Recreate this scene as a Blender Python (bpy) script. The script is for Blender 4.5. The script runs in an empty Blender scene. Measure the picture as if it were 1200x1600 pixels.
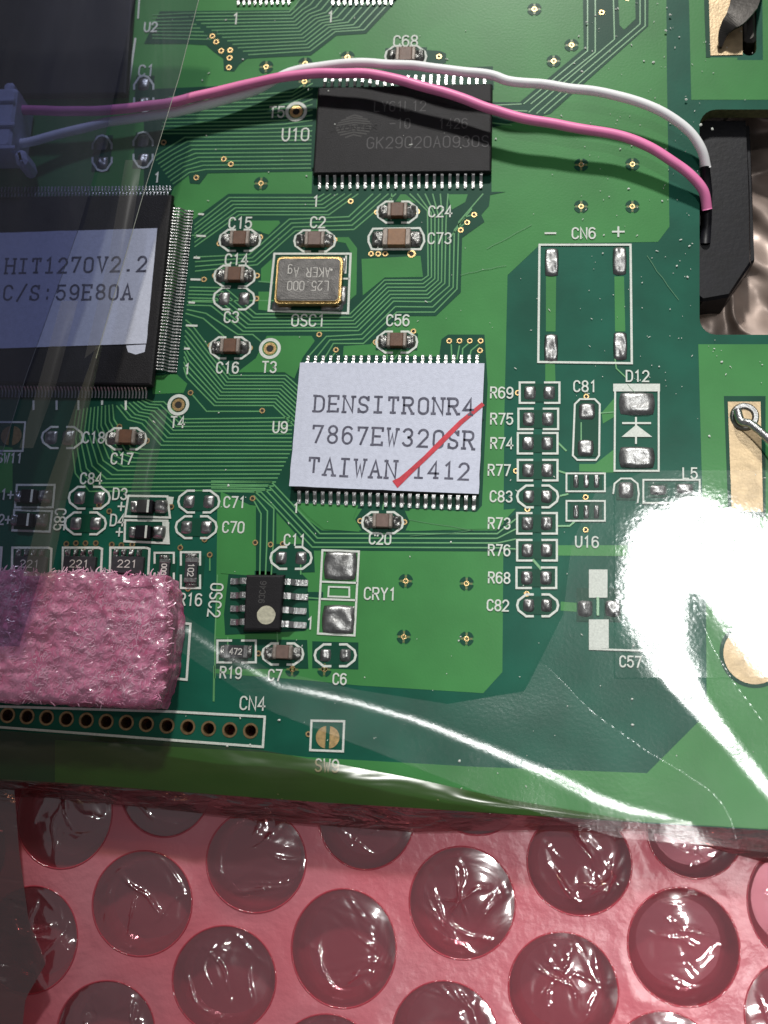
import bpy, bmesh, math, random
from mathutils import Vector, Matrix, noise
from mathutils.geometry import tessellate_polygon
random.seed(7)
R = math.radians
scene = bpy.context.scene
col = scene.collection
scene.unit_settings.scale_length = 0.01          # one unit is a centimetre

# ------------------------------------------------------------------ camera
FPX = 1700.0                                      # focal length in pixels of the 1200 wide photograph
DIST = 11.2
def _rot(rx, ry, rz):
    return Matrix.Rotation(rx, 3, 'X') @ Matrix.Rotation(ry, 3, 'Y') @ Matrix.Rotation(rz, 3, 'Z')
RB = _rot(R(-12.6), R(-5.6), R(-2.55))            # board axes to camera axes
RC = RB.transposed()                              # camera axes to board axes
CAM = RC @ Vector((0, 0, DIST))
cd = bpy.data.cameras.new('camera')
cam = bpy.data.objects.new('camera', cd); col.objects.link(cam)
cam.matrix_world = Matrix.Translation(CAM) @ RC.to_4x4()
cd.sensor_fit = 'HORIZONTAL'; cd.sensor_width = 36; cd.lens = FPX/1200*36
cd.clip_start = 0.1; cd.clip_end = 500
cd.dof.use_dof = True; cd.dof.focus_distance = 11.2; cd.dof.aperture_fstop = 1.0
cd.dof.aperture_fstop = 0.4
scene.camera = cam
def P(x, y, h=0.0):
    """the point of the plane z = h that lies along this line of sight of the photograph"""
    d = RC @ Vector((x-600, 800-y, -FPX))
    return CAM + d*((h-CAM.z)/d.z)
def L(x, y, w, h):                                # sizes in centimetres of a board rectangle seen w by h pixels
    return ((P(x+w/2, y)-P(x-w/2, y)).length, (P(x, y+h/2)-P(x, y-h/2)).length)

# ------------------------------------------------------------------ world and lamps
w = bpy.data.worlds.new('World'); scene.world = w; w.use_nodes = True
bg = w.node_tree.nodes['Background']; bg.inputs[0].default_value = (0.95, 0.95, 1.0, 1); bg.inputs[1].default_value = 0.15
def lamp(name, kind, loc, target, energy, color, size=1, **k):
    ld = bpy.data.lights.new(name, kind); o = bpy.data.objects.new(name, ld); col.objects.link(o)
    o.location = loc; o.rotation_euler = (Vector(target)-Vector(loc)).to_track_quat('-Z', 'Y').to_euler()
    ld.energy = energy; ld.color = color
    if kind == 'AREA': ld.shape = 'DISK'; ld.size = size
    if kind == 'SPOT': ld.shadow_soft_size = size
    for a, b in k.items(): setattr(ld, a, b)
    return o
GL = P(1075, 900, 0.5)                            # where the bag mirrors the round ceiling lamp
vv = (CAM-GL).normalized()
LAMP = GL + Vector((-vv.x, -vv.y, vv.z))*45
lamp('key_lamp', 'SPOT', (1, 50, 42), P(800, 270), 155000, (1.0, 0.98, 0.94), 2.2, spot_size=R(17), spot_blend=1.0)
lamp('round_lamp', 'AREA', LAMP, GL, 62, (1.0, 1.0, 0.98), 2.0, spread=R(16))
lamp('side_lamp', 'SPOT', (13, -8, 38), (4.4, -8.0, 0), 76000, (1.0, 0.96, 0.94), 3.2, spot_size=R(16), spot_blend=1.0)
scene.view_settings.view_transform = 'Standard'; scene.view_settings.look = 'None'
scene.view_settings.exposure = 0; scene.view_settings.gamma = 1
scene.cycles.max_bounces = 12; scene.cycles.transparent_max_bounces = 16
scene.cycles.use_denoising = True

# ------------------------------------------------------------------ materials
def srgb(r, g, b):
    f = lambda c: ((c/255+0.055)/1.055)**2.4 if c > 10 else c/255/12.92
    return (f(r), f(g), f(b), 1)
def mat(name, color, rough=0.5, metal=0.0, coat=0.0, var=0.0, vscale=20, bump=0.0, bscale=200, spec=0.5, c2=None, detail=3):
    m = bpy.data.materials.new(name); m.use_nodes = True
    nt = m.node_tree; b = nt.nodes['Principled BSDF']
    c = color if len(color) == 4 else (*color, 1)
    b.inputs['Base Color'].default_value = c
    b.inputs['Roughness'].default_value = rough; b.inputs['Metallic'].default_value = metal
    b.inputs['Coat Weight'].default_value = coat; b.inputs['Coat Roughness'].default_value = 0.26
    b.inputs['Specular IOR Level'].default_value = spec
    tc = nt.nodes.new('ShaderNodeTexCoord')
    if var or c2:
        n = nt.nodes.new('ShaderNodeTexNoise'); n.inputs['Scale'].default_value = vscale; n.inputs['Detail'].default_value = detail
        nt.links.new(tc.outputs['Object'], n.inputs['Vector'])
        mr = nt.nodes.new('ShaderNodeMapRange'); mr.inputs[1].default_value = 0.3; mr.inputs[2].default_value = 0.7
        nt.links.new(n.outputs['Fac'], mr.inputs[0])
        mx = nt.nodes.new('ShaderNodeMix'); mx.data_type = 'RGBA'
        a = tuple(max(0, v*(1-var)) for v in c[:3])+(1,)
        d = c2 if c2 else tuple(min(1, v*(1+var)) for v in c[:3])+(1,)
        mx.inputs[6].default_value = a if not c2 else c; mx.inputs[7].default_value = d
        nt.links.new(mr.outputs[0], mx.inputs[0]); nt.links.new(mx.outputs[2], b.inputs['Base Color'])
    if bump:
        n2 = nt.nodes.new('ShaderNodeTexNoise'); n2.inputs['Scale'].default_value = bscale; n2.inputs['Detail'].default_value = 4
        nt.links.new(tc.outputs['Object'], n2.inputs['Vector'])
        bp = nt.nodes.new('ShaderNodeBump'); bp.inputs['Strength'].default_value = bump; bp.inputs['Distance'].default_value = 0.01
        nt.links.new(n2.outputs['Fac'], bp.inputs['Height']); nt.links.new(bp.outputs[0], b.inputs['Normal'])
        if coat: nt.links.new(bp.outputs[0], b.inputs['Coat Normal'])
    return m
M = {}
M['lam'] = mat('solder_mask_over_laminate', (0.007, 0.096, 0.060), 0.45, coat=0.05, spec=0.14, var=0.2, vscale=1.6, bump=0.05, bscale=30)
M['pour'] = mat('solder_mask_over_copper', (0.052, 0.235, 0.064), 0.42, coat=0.07, spec=0.18, var=0.10, vscale=1.5, bump=0.08, bscale=40)
M['trace'] = mat('solder_mask_over_trace', (0.115, 0.340, 0.130), 0.32, coat=0.3, spec=0.4, var=0.12, vscale=3)
M['clear'] = mat('solder_mask_in_gaps', (0.007, 0.066, 0.038), 0.45, coat=0.05, spec=0.14, var=0.1, vscale=2, bump=0.04, bscale=60)
M['edge'] = mat('fibreglass_edge', (0.12, 0.13, 0.05), 0.6, var=0.3, vscale=30, bump=0.3)
M['silk'] = mat('white_silkscreen_ink', (0.66, 0.70, 0.64), 0.55, var=0.12, vscale=60, bump=0.2, bscale=150)
M['solder'] = mat('solder', (0.31, 0.31, 0.305), 0.38, 1.0, var=0.25, vscale=20, bump=0.30, bscale=45)
M['joint'] = mat('dull_solder', (0.22, 0.22, 0.21), 0.30, 0.9, var=0.4, vscale=30, bump=0.8, bscale=70)
M['term'] = mat('silvered_terminal', (0.27, 0.23, 0.20), 0.45, 0.3, var=0.2, vscale=30, bump=0.3)
M['pin'] = mat('tinned_lead', (0.54, 0.54, 0.53), 0.28, 1.0, var=0.2, vscale=40, bump=0.5, bscale=60)
M['gold'] = mat('gold_plating', (0.62, 0.43, 0.20), 0.33, 1.0, var=0.2, vscale=30, bump=0.2)
M['oldgold'] = mat('dull_hole_plating', (0.30, 0.20, 0.10), 0.4, 0.8, var=0.3, vscale=20)
M['brass'] = mat('gold_rim', (0.55, 0.38, 0.16), 0.28, 1.0, var=0.3, vscale=30, bump=0.3)
M['hole'] = mat('dark_hole_disc', (0.015, 0.012, 0.008), 0.7)  # flat disc painted dark for the shaded inside of a hole
M['epoxy'] = mat('black_epoxy', (0.011, 0.010, 0.012), 0.55, spec=0.25, var=0.25, vscale=6, bump=0.35, bscale=90)
M['mark'] = mat('laser_marking', (0.085, 0.082, 0.085), 0.7)
M['mark2'] = mat('laser_marking_logo', (0.055, 0.053, 0.052), 0.7)
M['ceram'] = mat('brown_ceramic', (0.125, 0.055, 0.028), 0.45, var=0.15, vscale=20, bump=0.2)
M['ceram3'] = mat('tan_ceramic', (0.25, 0.12, 0.05), 0.45, var=0.15, vscale=20, bump=0.2)
M['ceram2'] = mat('grey_brown_ceramic', (0.17, 0.11, 0.09), 0.45, var=0.15, vscale=20, bump=0.2)
M['lid'] = mat('grey_metal_lid', (0.13, 0.125, 0.12), 0.5, 0.7, var=0.3, vscale=12, bump=0.6, bscale=80)
M['etch'] = mat('engraving', (0.62, 0.60, 0.56), 0.6)
M['paper'] = mat('white_paper_label', (0.60, 0.63, 0.75), 0.62, var=0.06, vscale=25, bump=0.35, bscale=90)
M['ink'] = mat('dot_print_ink', (0.06, 0.06, 0.09), 0.8, c2=(0.16, 0.16, 0.21, 1), vscale=30)
M['ink'].node_tree.nodes['Principled BSDF'].inputs['Roughness'].default_value = 0.85
M['red'] = mat('red_marker', (0.55, 0.035, 0.055), 0.6, var=0.25, vscale=12)
M['cream'] = mat('cream_paint_dot', (0.50, 0.48, 0.36), 0.5, var=0.2, vscale=30, bump=0.3)
M['resis'] = mat('black_resistor_top', (0.035, 0.035, 0.040), 0.4, var=0.2)
M['white'] = mat('white_insulation', (0.95, 0.96, 0.97), 0.42, var=0.04, vscale=6)
M['pink'] = mat('pink_insulation', (0.95, 0.25, 0.52), 0.42, var=0.06, vscale=6)
M['plug'] = mat('white_nylon_plug', (0.55, 0.58, 0.70), 0.45, var=0.05)
M['black'] = mat('black_plastic', (0.006, 0.006, 0.009), 0.45, spec=0.25, var=0.3, vscale=5, bump=0.2, bscale=20)
M['tan'] = mat('bare_gold_pad', (0.52, 0.39, 0.23), 0.42, 0.35, var=0.18, vscale=8, bump=0.25, bscale=40)
M['dust'] = mat('white_dust', (0.75, 0.78, 0.72), 0.8)
M['scratch'] = mat('scratched_mask', (0.09, 0.24, 0.11), 0.5)
M['crumple'] = mat('crumpled_shielding_film', (0.36, 0.28, 0.24), 0.42, 0.35, var=0.4, vscale=1.6, bump=0.4, bscale=3)

# ------------------------------------------------------------------ builders
class MB:
    def __init__(s): s.v = []; s.f = []; s.m = []; s.smooth = []
    def add(s, vs, fs, mi=0, smooth=False):
        o = len(s.v); s.v += [tuple(p) for p in vs]
        for f in fs: s.f.append([i+o for i in f]); s.m.append(mi); s.smooth.append(smooth)
        return o
    def build(s, name, mats, parent=None, loc=None):
        me = bpy.data.meshes.new(name); me.from_pydata(s.v, [], s.f)
        for m_ in (mats if isinstance(mats, (list, tuple)) else [mats]): me.materials.append(m_)
        me.polygons.foreach_set('material_index', s.m); me.polygons.foreach_set('use_smooth', s.smooth); me.update()
        o = bpy.data.objects.new(name, me); col.objects.link(o)
        if parent: o.parent = parent
        if loc is not None: o.location = loc
        return o
def ob(name, me, parent=None, loc=(0, 0, 0), rz=0):
    o = bpy.data.objects.new(name, me); col.objects.link(o); o.parent = parent; o.location = loc; o.rotation_euler[2] = rz
    return o
def empty(name, loc, label, cat, group=None):
    o = bpy.data.objects.new(name, None); col.objects.link(o); o.location = loc; o.empty_display_size = 0.3
    o['label'] = label; o['category'] = cat
    if group: o['group'] = group
    return o
def inv(parent, v): return Vector(v)-parent.location

def box(mb, cx, cy, z0, z1, w, h, rz=0, bev=0.0, mi=0, taper=0.0):
    """a box with chamfered top edges"""
    c, s = math.cos(rz), math.sin(rz)
    def ring(hw, hh, z, k):
        pts = [(hw-k, hh), (-hw+k, hh), (-hw, hh-k), (-hw, -hh+k), (-hw+k, -hh), (hw-k, -hh), (hw, -hh+k), (hw, hh-k)]
        return [(cx+x*c-y*s, cy+x*s+y*c, z) for x, y in pts]
    k = max(bev, 0.002)
    vs = ring(w/2-taper, h/2-taper, z0, k)+ring(w/2, h/2, z1-k, k)+ring(w/2-k, h/2-k, z1, k)
    fs = []
    for r in range(2):
        for i in range(8): fs.append((r*8+i, r*8+(i+1) % 8, r*8+8+(i+1) % 8, r*8+8+i))
    fs.append(tuple(range(16, 24)))
    mb.add(vs, fs, mi)
def offs(pts, hw, closed=False):
    n = len(pts); lft = []; rgt = []
    for i in range(n):
        a = pts[i-1] if (i > 0 or closed) else None
        b = pts[(i+1) % n] if (i < n-1 or closed) else None
        p = pts[i]
        d1 = (p-a) if a is not None else None; d2 = (b-p) if b is not None else None
        if d1 is None or d1.length < 1e-7: d1 = d2
        if d2 is None or d2.length < 1e-7: d2 = d1
        d1 = d1.normalized(); d2 = d2.normalized()
        n1 = Vector((-d1.y, d1.x)); n2 = Vector((-d2.y, d2.x)); m = n1+n2
        if m.length < 0.2: m = n1.copy()
        m.normalize(); k = hw/max(0.45, m.dot(n1))
        lft.append(p+m*k); rgt.append(p-m*k)
    return lft, rgt
def ribbon(mb, pts, width, z, closed=False, thick=0.0, mi=0, caps=False):
    pts = [Vector((p[0], p[1])) for p in pts]
    if caps and not closed and len(pts) > 1:
        a = (pts[0]-pts[1]); b = (pts[-1]-pts[-2])
        if a.length: pts[0] = pts[0]+a.normalized()*width*0.35
        if b.length: pts[-1] = pts[-1]+b.normalized()*width*0.35
    l, r = offs(pts, width/2, closed)
    n = len(pts)
    if thick:
        l2, r2 = offs(pts, width/2-thick*0.8, closed)
        rows = [[(*p, z) for p in l], [(*p, z+thick) for p in l2], [(*p, z+thick) for p in r2], [(*p, z) for p in r]]
    else: rows = [[(*p, z) for p in l], [(*p, z) for p in r]]
    vs = [p for row in rows for p in row]; fs = []
    for q in range(len(rows)-1):
        for i in range(n if closed else n-1):
            j = (i+1) % n
            fs.append((q*n+i, (q+1)*n+i, (q+1)*n+j, q*n+j))
    if thick and not closed: fs += [(0, n, 2*n, 3*n), (n-1, 4*n-1, 3*n-1, 2*n-1)]
    mb.add(vs, fs, mi)
def W(pts, h=0.0): return [P(x, y, h) for x, y in pts]
def flat(mb, pts, z, holes=(), skirt=0.0, mi=0, mi_side=None):
    polys = [[Vector((p[0], p[1], 0)) for p in pts]]+[[Vector((p[0], p[1], 0)) for p in h] for h in holes]
    tris = tessellate_polygon(polys)
    vs = [(v.x, v.y, z) for pl in polys for v in pl]
    fs = []
    for t in tris:
        a, b, c = [Vector(vs[i]) for i in t]
        if (b-a).cross(c-a).z < 0: t = (t[0], t[2], t[1])
        fs.append(tuple(t))
    mb.add(vs, fs, mi)
    if skirt:
        for k, pl in enumerate(polys):
            n = len(pl); v2 = [(v.x, v.y, z) for v in pl]+[(v.x, v.y, z-skirt) for v in pl]
            mb.add(v2, [(i, n+i, n+(i+1) % n, (i+1) % n) for i in range(n)], mi if mi_side is None else mi_side)
def circ(cx, cy, r, n=20, ry=None):
    ry = ry or r
    return [(cx+r*math.cos(2*math.pi*i/n), cy+ry*math.sin(2*math.pi*i/n)) for i in range(n)]
def smooth_path(pts, n=10):
    out = []
    for i in range(len(pts)-1):
        p0 = pts[max(0, i-1)]; p1 = pts[i]; p2 = pts[i+1]; p3 = pts[min(len(pts)-1, i+2)]
        for k in range(n):
            t = k/n
            out.append(tuple(0.5*((2*p1[j])+(-p0[j]+p2[j])*t+(2*p0[j]-5*p1[j]+4*p2[j]-p3[j])*t*t+(-p0[j]+3*p1[j]-3*p2[j]+p3[j])*t**3) for j in range(len(p1))))
    out.append(tuple(pts[-1])); return out
def tube(mb, pts, r, seg=14, mi=0, cap=True):
    pts = [Vector(p) for p in pts]; n = len(pts); vs = []
    up = Vector((0, 0, 1))
    for i, p in enumerate(pts):
        t = (pts[min(n-1, i+1)]-pts[max(0, i-1)]).normalized()
        a = t.cross(up).normalized(); b = a.cross(t)
        rr = r(i/(n-1)) if callable(r) else r
        for k in range(seg):
            an = 2*math.pi*k/seg; vs.append(p+a*math.cos(an)*rr+b*math.sin(an)*rr)
    fs = [(i*seg+k, i*seg+(k+1) % seg, (i+1)*seg+(k+1) % seg, (i+1)*seg+k) for i in range(n-1) for k in range(seg)]
    if cap: fs += [tuple(range(seg)), tuple((n-1)*seg+k for k in reversed(range(seg)))]
    mb.add(vs, fs, mi, True)

# ------------------------------------------------------------------ lettering drawn as strokes
def arc(cx, cy, rx, ry, a0, a1, n=7):
    return [(cx+rx*math.cos(R(a0+(a1-a0)*i/n)), cy+ry*math.sin(R(a0+(a1-a0)*i/n))) for i in range(n+1)]
OV = arc(2, 4.6, 2, 1.4, 0, 180)+arc(2, 1.4, 2, 1.4, 180, 360)+[(4, 4.6)]
G = {
 '0': [OV], 'O': [OV], '1': [[(0.9, 4.9), (2.2, 6), (2.2, 0)]],
 '2': [arc(2, 4.3, 2, 1.7, 170, -30)+[(0, 0), (4, 0)]],
 '3': [arc(2, 4.5, 1.9, 1.5, 160, -90)+arc(2, 1.5, 2, 1.5, 90, -160)],
 '4': [[(3, 0), (3, 6), (0, 1.8), (4.2, 1.8)]],
 '5': [[(3.8, 6), (0.4, 6), (0.2, 3.3)]+arc(1.9, 2, 2.1, 2, 110, -160)],
 '6': [arc(2.05, 4.3, 2.05, 1.7, 35, 180)+[(0, 1.9)], arc(2, 1.9, 2, 1.9, 180, 540, 14)],
 '7': [[(0, 6), (4, 6), (1.5, 0)]],
 '8': [arc(2, 4.55, 1.8, 1.45, -90, 270, 12), arc(2, 1.55, 2, 1.55, 90, 450, 12)],
 '9': [arc(2, 4.1, 2, 1.9, 0, 360, 14), [(4, 4.1)]+arc(1.95, 1.7, 2.05, 1.7, 0, -145)],
 'A': [[(0, 0), (2, 6), (4, 0)], [(0.8, 2.1), (3.2, 2.1)]],
 'C': [arc(2, 4.3, 2, 1.7, 15, 180)+arc(2, 1.7, 2, 1.7, 180, 345)],
 'D': [[(0, 0), (0, 6), (2, 6)]+arc(2, 4, 2, 2, 90, 0, 4)+arc(2, 2, 2, 2, 0, -90, 4)+[(0, 0)]],
 'E': [[(4, 6), (0, 6), (0, 0), (4, 0)], [(0, 3.1), (3, 3.1)]],
 'G': [arc(2, 4.3, 2, 1.7, 20, 180)+arc(2, 1.7, 2, 1.7, 180, 360)+[(4, 2.9), (2.4, 2.9)]],
 'H': [[(0, 0), (0, 6)], [(4, 0), (4, 6)], [(0, 3), (4, 3)]],
 'I': [[(2, 0), (2, 6)]], 'K': [[(0, 0), (0, 6)], [(4, 6), (0.2, 2.6)], [(1.2, 3.4), (4, 0)]],
 'L': [[(0, 6), (0, 0), (3.6, 0)]], 'N': [[(0, 0), (0, 6), (4, 0), (4, 6)]],
 'R': [[(0, 0), (0, 6), (2.4, 6)]+arc(2.4, 4.5, 1.5, 1.5, 80, -80)+[(0, 3)], [(2, 3), (4, 0)]],
 'S': [arc(2, 4.45, 1.9, 1.55, 25, 270)+arc(2, 1.45, 2, 1.45, 90, -155)],
 'T': [[(0, 6), (4, 6)], [(2, 6), (2, 0)]], 'U': [[(0, 6), (0, 2)]+arc(2, 2, 2, 2, 180, 360)+[(4, 6)]],
 'V': [[(0, 6), (2, 0), (4, 6)]], 'W': [[(0, 6), (1, 0), (2, 4), (3, 0), (4, 6)]], 'Y': [[(0, 6), (2, 3), (4, 6)], [(2, 3), (2, 0)]],
 'g': [arc(2, 2, 1.8, 1.8, 0, 360, 10), [(3.8, 3.8), (3.8, -1)]+arc(2, -1, 1.8, 1.2, 0, -150)],
 '+': [[(2, 0.6), (2, 5)], [(-0.2, 2.8), (4.2, 2.8)]], '-': [[(0, 3), (4, 3)]], '.': [[(1.6, 0.3), (2.4, 0.3)]],
 '/': [[(0, -0.5), (4, 6.5)]], ':': [[(2, 0.4), (2, 1.2)], [(2, 3.6), (2, 4.4)]], ' ': [],
}
SER = {  # slab serifs added for the label printer's letters
 'D': [[(-0.7, 0), (0.5, 0)], [(-0.7, 6), (0.5, 6)]], 'E': [[(-0.6, 0), (0.4, 0)], [(-0.6, 6), (0.4, 6)], [(4, 6), (4, 4.9)], [(4, 0), (4, 1.1)]],
 'N': [[(-0.8, 0), (0.8, 0)], [(-0.8, 6), (0.3, 6)], [(3.2, 6), (4.8, 6)]], 'I': [[(0.4, 6), (3.6, 6)], [(0.4, 0), (3.6, 0)]],
 'T': [[(1, 0), (3, 0)], [(0, 6), (0, 4.8)], [(4, 6), (4, 4.8)]], 'R': [[(-0.7, 0), (0.9, 0)], [(-0.7, 6), (0.3, 6)], [(3.6, 0), (4.7, 0)]],
 'A': [[(-0.8, 0), (0.8, 0)], [(3.2, 0), (4.8, 0)]], 'W': [[(-0.6, 6), (0.6, 6)], [(3.4, 6), (4.6, 6)]], '1': [[(0.6, 0), (3.8, 0)]],
 'H': [[(-0.7, 0), (0.7, 0)], [(-0.7, 6), (0.7, 6)], [(3.3, 0), (4.7, 0)], [(3.3, 6), (4.7, 6)]],
 'V': [[(-0.6, 6), (0.6, 6)], [(3.4, 6), (4.6, 6)]], '4': [[(2.2, 0), (3.9, 0)]], 'S': [[(4, 6), (4, 4.6)], [(0, 0), (0, 1.4)]], '7': [[(0, 6), (0, 4.9)]],
}
def letters(mb, s, ox, oy, size, z, ang=0.0, width=None, gap=1.9, ws=1.0, serif=False, mi=0, centre=True, xs=None, jit=0.0, stretch=1.0):
    """lettering centred on (ox, oy); size is the cap height"""
    u = size/6.0; adv = (4+gap)*u*ws; total = adv*len(s)-gap*u*ws
    ca, sa = math.cos(ang), math.sin(ang); width = width or u*0.95
    zz = z
    for i, ch in enumerate(s):
        strokes = list(G.get(ch, []))+(SER.get(ch, []) if serif else [])
        for st in strokes:
            pts = []
            jx, jy = random.uniform(-jit, jit)*u, random.uniform(-jit, jit)*u
            for (a, b) in st:
                x = (a*u*ws*stretch)+i*adv-(total/2 if centre else 0)+jx; y = b*u-size/2+jy
                pts.append((ox+x*ca-y*sa, oy+x*sa+y*ca))
            if len(pts) > 2 and (Vector(pts[0])-Vector(pts[-1])).length < 1e-5: ribbon(mb, pts[:-1], width, zz, closed=True, mi=mi)
            else: ribbon(mb, pts, width, zz, caps=True, mi=mi)
            zz += 0.00012

# ------------------------------------------------------------------ the surface under everything
mb = MB(); mb.add([(-30, -30, -1.7), (30, -30, -1.7), (30, 30, -1.7), (-30, 30, -1.7)], [(0, 1, 2, 3)])
table = mb.build('table_top', mat('dark_table', (0.030, 0.019, 0.022), 0.5, var=0.3, vscale=1.0)); table['kind'] = 'structure'

# ------------------------------------------------------------------ circuit board
e0, e1 = P(82, 1226), P(1200, 1299)
ed = (e1-e0).normalized()
b0, b1 = e0-ed*2.5, e1+ed*1.6
outline = [(b0.x, b0.y), (b1.x, b1.y), (b1.x, 7.0), (b0.x, 7.4)]
def rrect(x0, y0, x1, y1, r, n=5):                 # pixel corners to a rounded loop in the plane
    pts = []
    for cx, cy, a in ((x1-r, y0+r, 0), (x0+r, y0+r, 90), (x0+r, y1-r, 180), (x1-r, y1-r, 270)):
        for i in range(n+1):
            an = R(a+90*i/n); pts.append((cx+r*math.cos(an), cy-r*math.sin(an)))
    return [P(*p) for p in pts]
slot = rrect(1093, 171, 1330, 523, 26); hookslot = rrect(1159, -40, 1182, 87, 11)
PINH = [(391.5, 1142), (359, 1140.5), (326, 1138.5), (293.5, 1136), (261, 1134), (229, 1131.5), (197.5, 1129), (166, 1127.5), (135, 1125.5), (104, 1123.5), (73, 1121.5), (42.5, 1119.5), (12, 1117.5), (-18, 1115.5)]
def wc(px, py, rpx, n=16):
    c = P(px, py); r = L(px, py, rpx*2, 1)[0]/2
    return circ(c.x, c.y, r, n), c, r
holes = [slot, hookslot]+[wc(x, y, 8.6)[0] for x, y in PINH]
mb = MB()
flat(mb, outline, 0.0, holes, skirt=0.16, mi=0, mi_side=1)
n0 = len(mb.f)
board = mb.build('circuit_board', [M['lam'], M['edge']])
board['label'] = 'green printed circuit board crowded with chips and white lettering, lying on pink bubble wrap'
board['category'] = 'circuit board'

def pour(pts, z=0.002, name='copper_area', m='pour', holes=()):
    mb = MB(); flat(mb, W(pts), z, [W(h) for h in holes], skirt=0.0018); return mb.build(name, M[m], board)
# copper under the mask
pour([(-140, -140), (1040, -140), (1042, 120), (1046, 354), (1028, 378), (845, 381), (793, 430), (788, 650), (785, 1050), (755, 1083), (560, 1071), (470, 1062), (336, 1052), (340, 775), (-140, 775)])
pour([(1073, -140), (1078, 60), (1080, 156), (1340, 156), (1340, -140), (1190, -140), (1192, 94), (1152, 94), (1152, 90), (1104, 90), (1101, -60), (1101, -140)])
pour([(1091, 538), (1098, 800), (1103, 920), (1104, 1095), (1092, 1127), (1011, 1208), (740, 1198), (480, 1183), (410, 1175), (86, 1156), (86, 1222), (480, 1253), (1067, 1288), (1340, 1304), (1340, 538)])
pour([(853, 432), (869, 432), (868, 518), (853, 518)]); pour([(960, 432), (975, 432), (977, 518), (961, 518)])
pour([(852, 566), (867, 566), (868, 598), (852, 598)])
pour([(870, 852), (980, 852), (980, 869), (870, 868)]); pour([(876, 940), (902, 942), (902, 956), (876, 954)])
pour([(940, 645), (960, 622), (962, 650), (942, 662)]); pour([(905, 725), (930, 725), (962, 700), (962, 738), (905, 740)])
# gaps cleared in the copper
def clear(pts, z=0.0045): return pour(pts, z, 'copper_gap', 'clear')
clear([(250, 18), (460, 16), (475, -30), (628, -30), (616, 6), (572, 53), (526, 56), (486, 87), (400, 91), (386, 92), (374, 101), (366, 112), (350, 111), (349, 92), (335, 82), (322, 71), (288, 69), (225, 69)])
clear([(225, 140), (400, 132), (497, 118), (490, 268), (325, 271), (312, 288), (297, 287), (295, 274), (272, 292), (265, 310), (225, 310)])
clear([(480, 60+50), (500, 112), (770, 104), (772, 140), (497, 145)], 0.0048)
clear([(488, 262), (768, 260), (768, 300), (790, 300), (766, 305), (764, 322), (752, 336), (757, 347), (722, 372), (720, 457), (681, 494), (624, 494), (573, 543), (588, 556), (650, 557), (686, 557), (690, 530), (700, 523), (757, 523), (760, 566), (762, 600), (753, 790), (742, 803), (460, 790), (480, 812), (503, 829), (775, 829), (800, 806), (812, 800), (812, 862), (485, 860), (432, 800), (432, 900), (400, 900), (400, 790), (385, 788), (340, 780), (-140, 780), (-140, 300), (240, 585), (300, 345), (357, 303), (487, 303)])
clear([(766, 160), (812, 160), (912, 76), (910, -40), (1014, -40), (1013, 41), (860, 178), (766, 200)])
clear([(606, 76), (612, 74), (688, 80), (697, 84), (697, 98), (688, 102), (606, 100)])
clear([(358, 890), (470, 895), (480, 905), (484, 980), (475, 986), (352, 992), (350, 960)])
clear([(480, 925), (505, 925), (505, 938), (480, 938)])
clear([(425, 850), (490, 850), (492, 894), (425, 896)], 0.0049)
clear([(336, 998), (480, 1000), (482, 1045), (336, 1045)]); clear([(488, 1002), (560, 1004), (560, 1046), (488, 1044)])
clear([(566, 795), (632, 797), (640, 815), (632, 832), (566, 830), (555, 812)], 0.0049)
# islands of copper left between the traces
ISL = [[(389, 345), (436, 345), (438, 349), (420, 367), (392, 358)], [(565, 405), (657, 400), (661, 433), (601, 434), (567, 462)],
 [(699, 304), (731, 304), (727, 316), (706, 328)], [(400, 560), (417, 525), (487, 525), (492, 533), (473, 559), (460, 592), (445, 582), (371, 582)],
 [(537, 541), (583, 538), (590, 555), (536, 557)], [(237, 588), (275, 584), (293, 600), (287, 614), (239, 616)], [(408, 420), (425, 405), (424, 443), (408, 440)],
 [(404, 456), (423, 456), (420, 486), (404, 484)], [(462, 786), (560, 790), (552, 812), (562, 831), (506, 827), (480, 806)], [(640, 795), (745, 800), (806, 795), (776, 826), (640, 830)],
 [(-40, 690), (20, 700), (20, 770), (-40, 770)], [(965, -20), (992, -20), (993, 30), (975, 47), (968, 40)], [(626, 304), (634, 304), (650, 317), (618, 315)], [(345, 768), (392, 790), (398, 812), (398, 900), (345, 896)]]
for q in ISL: pour(q, 0.0062, 'copper_island')
pour([(527, 371), (545, 371), (558, 388), (557, 460), (546, 470), (548, 395), (540, 380), (527, 378)], 0.0062, 'copper_island')

def trace(pts, wpx=2.3, z=0.0046, m='trace'):
    mb = MB(); ww = L(600, 500, wpx, 1)[0]
    ribbon(mb, W(pts), ww, z, thick=0.0022); return mb.build('copper_trace', M[m], board)
def bundle(a, b, n, wpx=2.3):
    for i in range(n):
        t = i/(n-1); trace([(p[0]*(1-t)+q[0]*t, p[1]*(1-t)+q[1]*t) for p, q in zip(a, b)], wpx)
bundle([(290, 21), (452, 19), (462, 9), (468, 0), (476, -12)], [(388, 86), (485, 80), (524, 50), (569, 47), (618, -6)], 13)
bundle([(238, 24), (290, 21)], [(238, 60), (330, 62)], 8)
bundle([(264, 152), (400, 148), (458, 144), (489, 122)], [(250, 209), (400, 208), (440, 207), (488, 205)], 11)
bundle([(240, 246), (262, 232), (289, 215), (487, 213)], [(270, 288), (296, 270), (322, 265), (486, 263)], 9)
bundle([(304, 352), (358, 309), (497, 309), (507, 303)], [(304, 386), (374, 336), (514, 336), (560, 303)], 6)
bundle([(305, 402), (390, 398), (452, 343), (545, 339), (583, 303)], [(305, 424), (402, 414), (462, 361), (553, 359), (619, 303)], 4)
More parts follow.
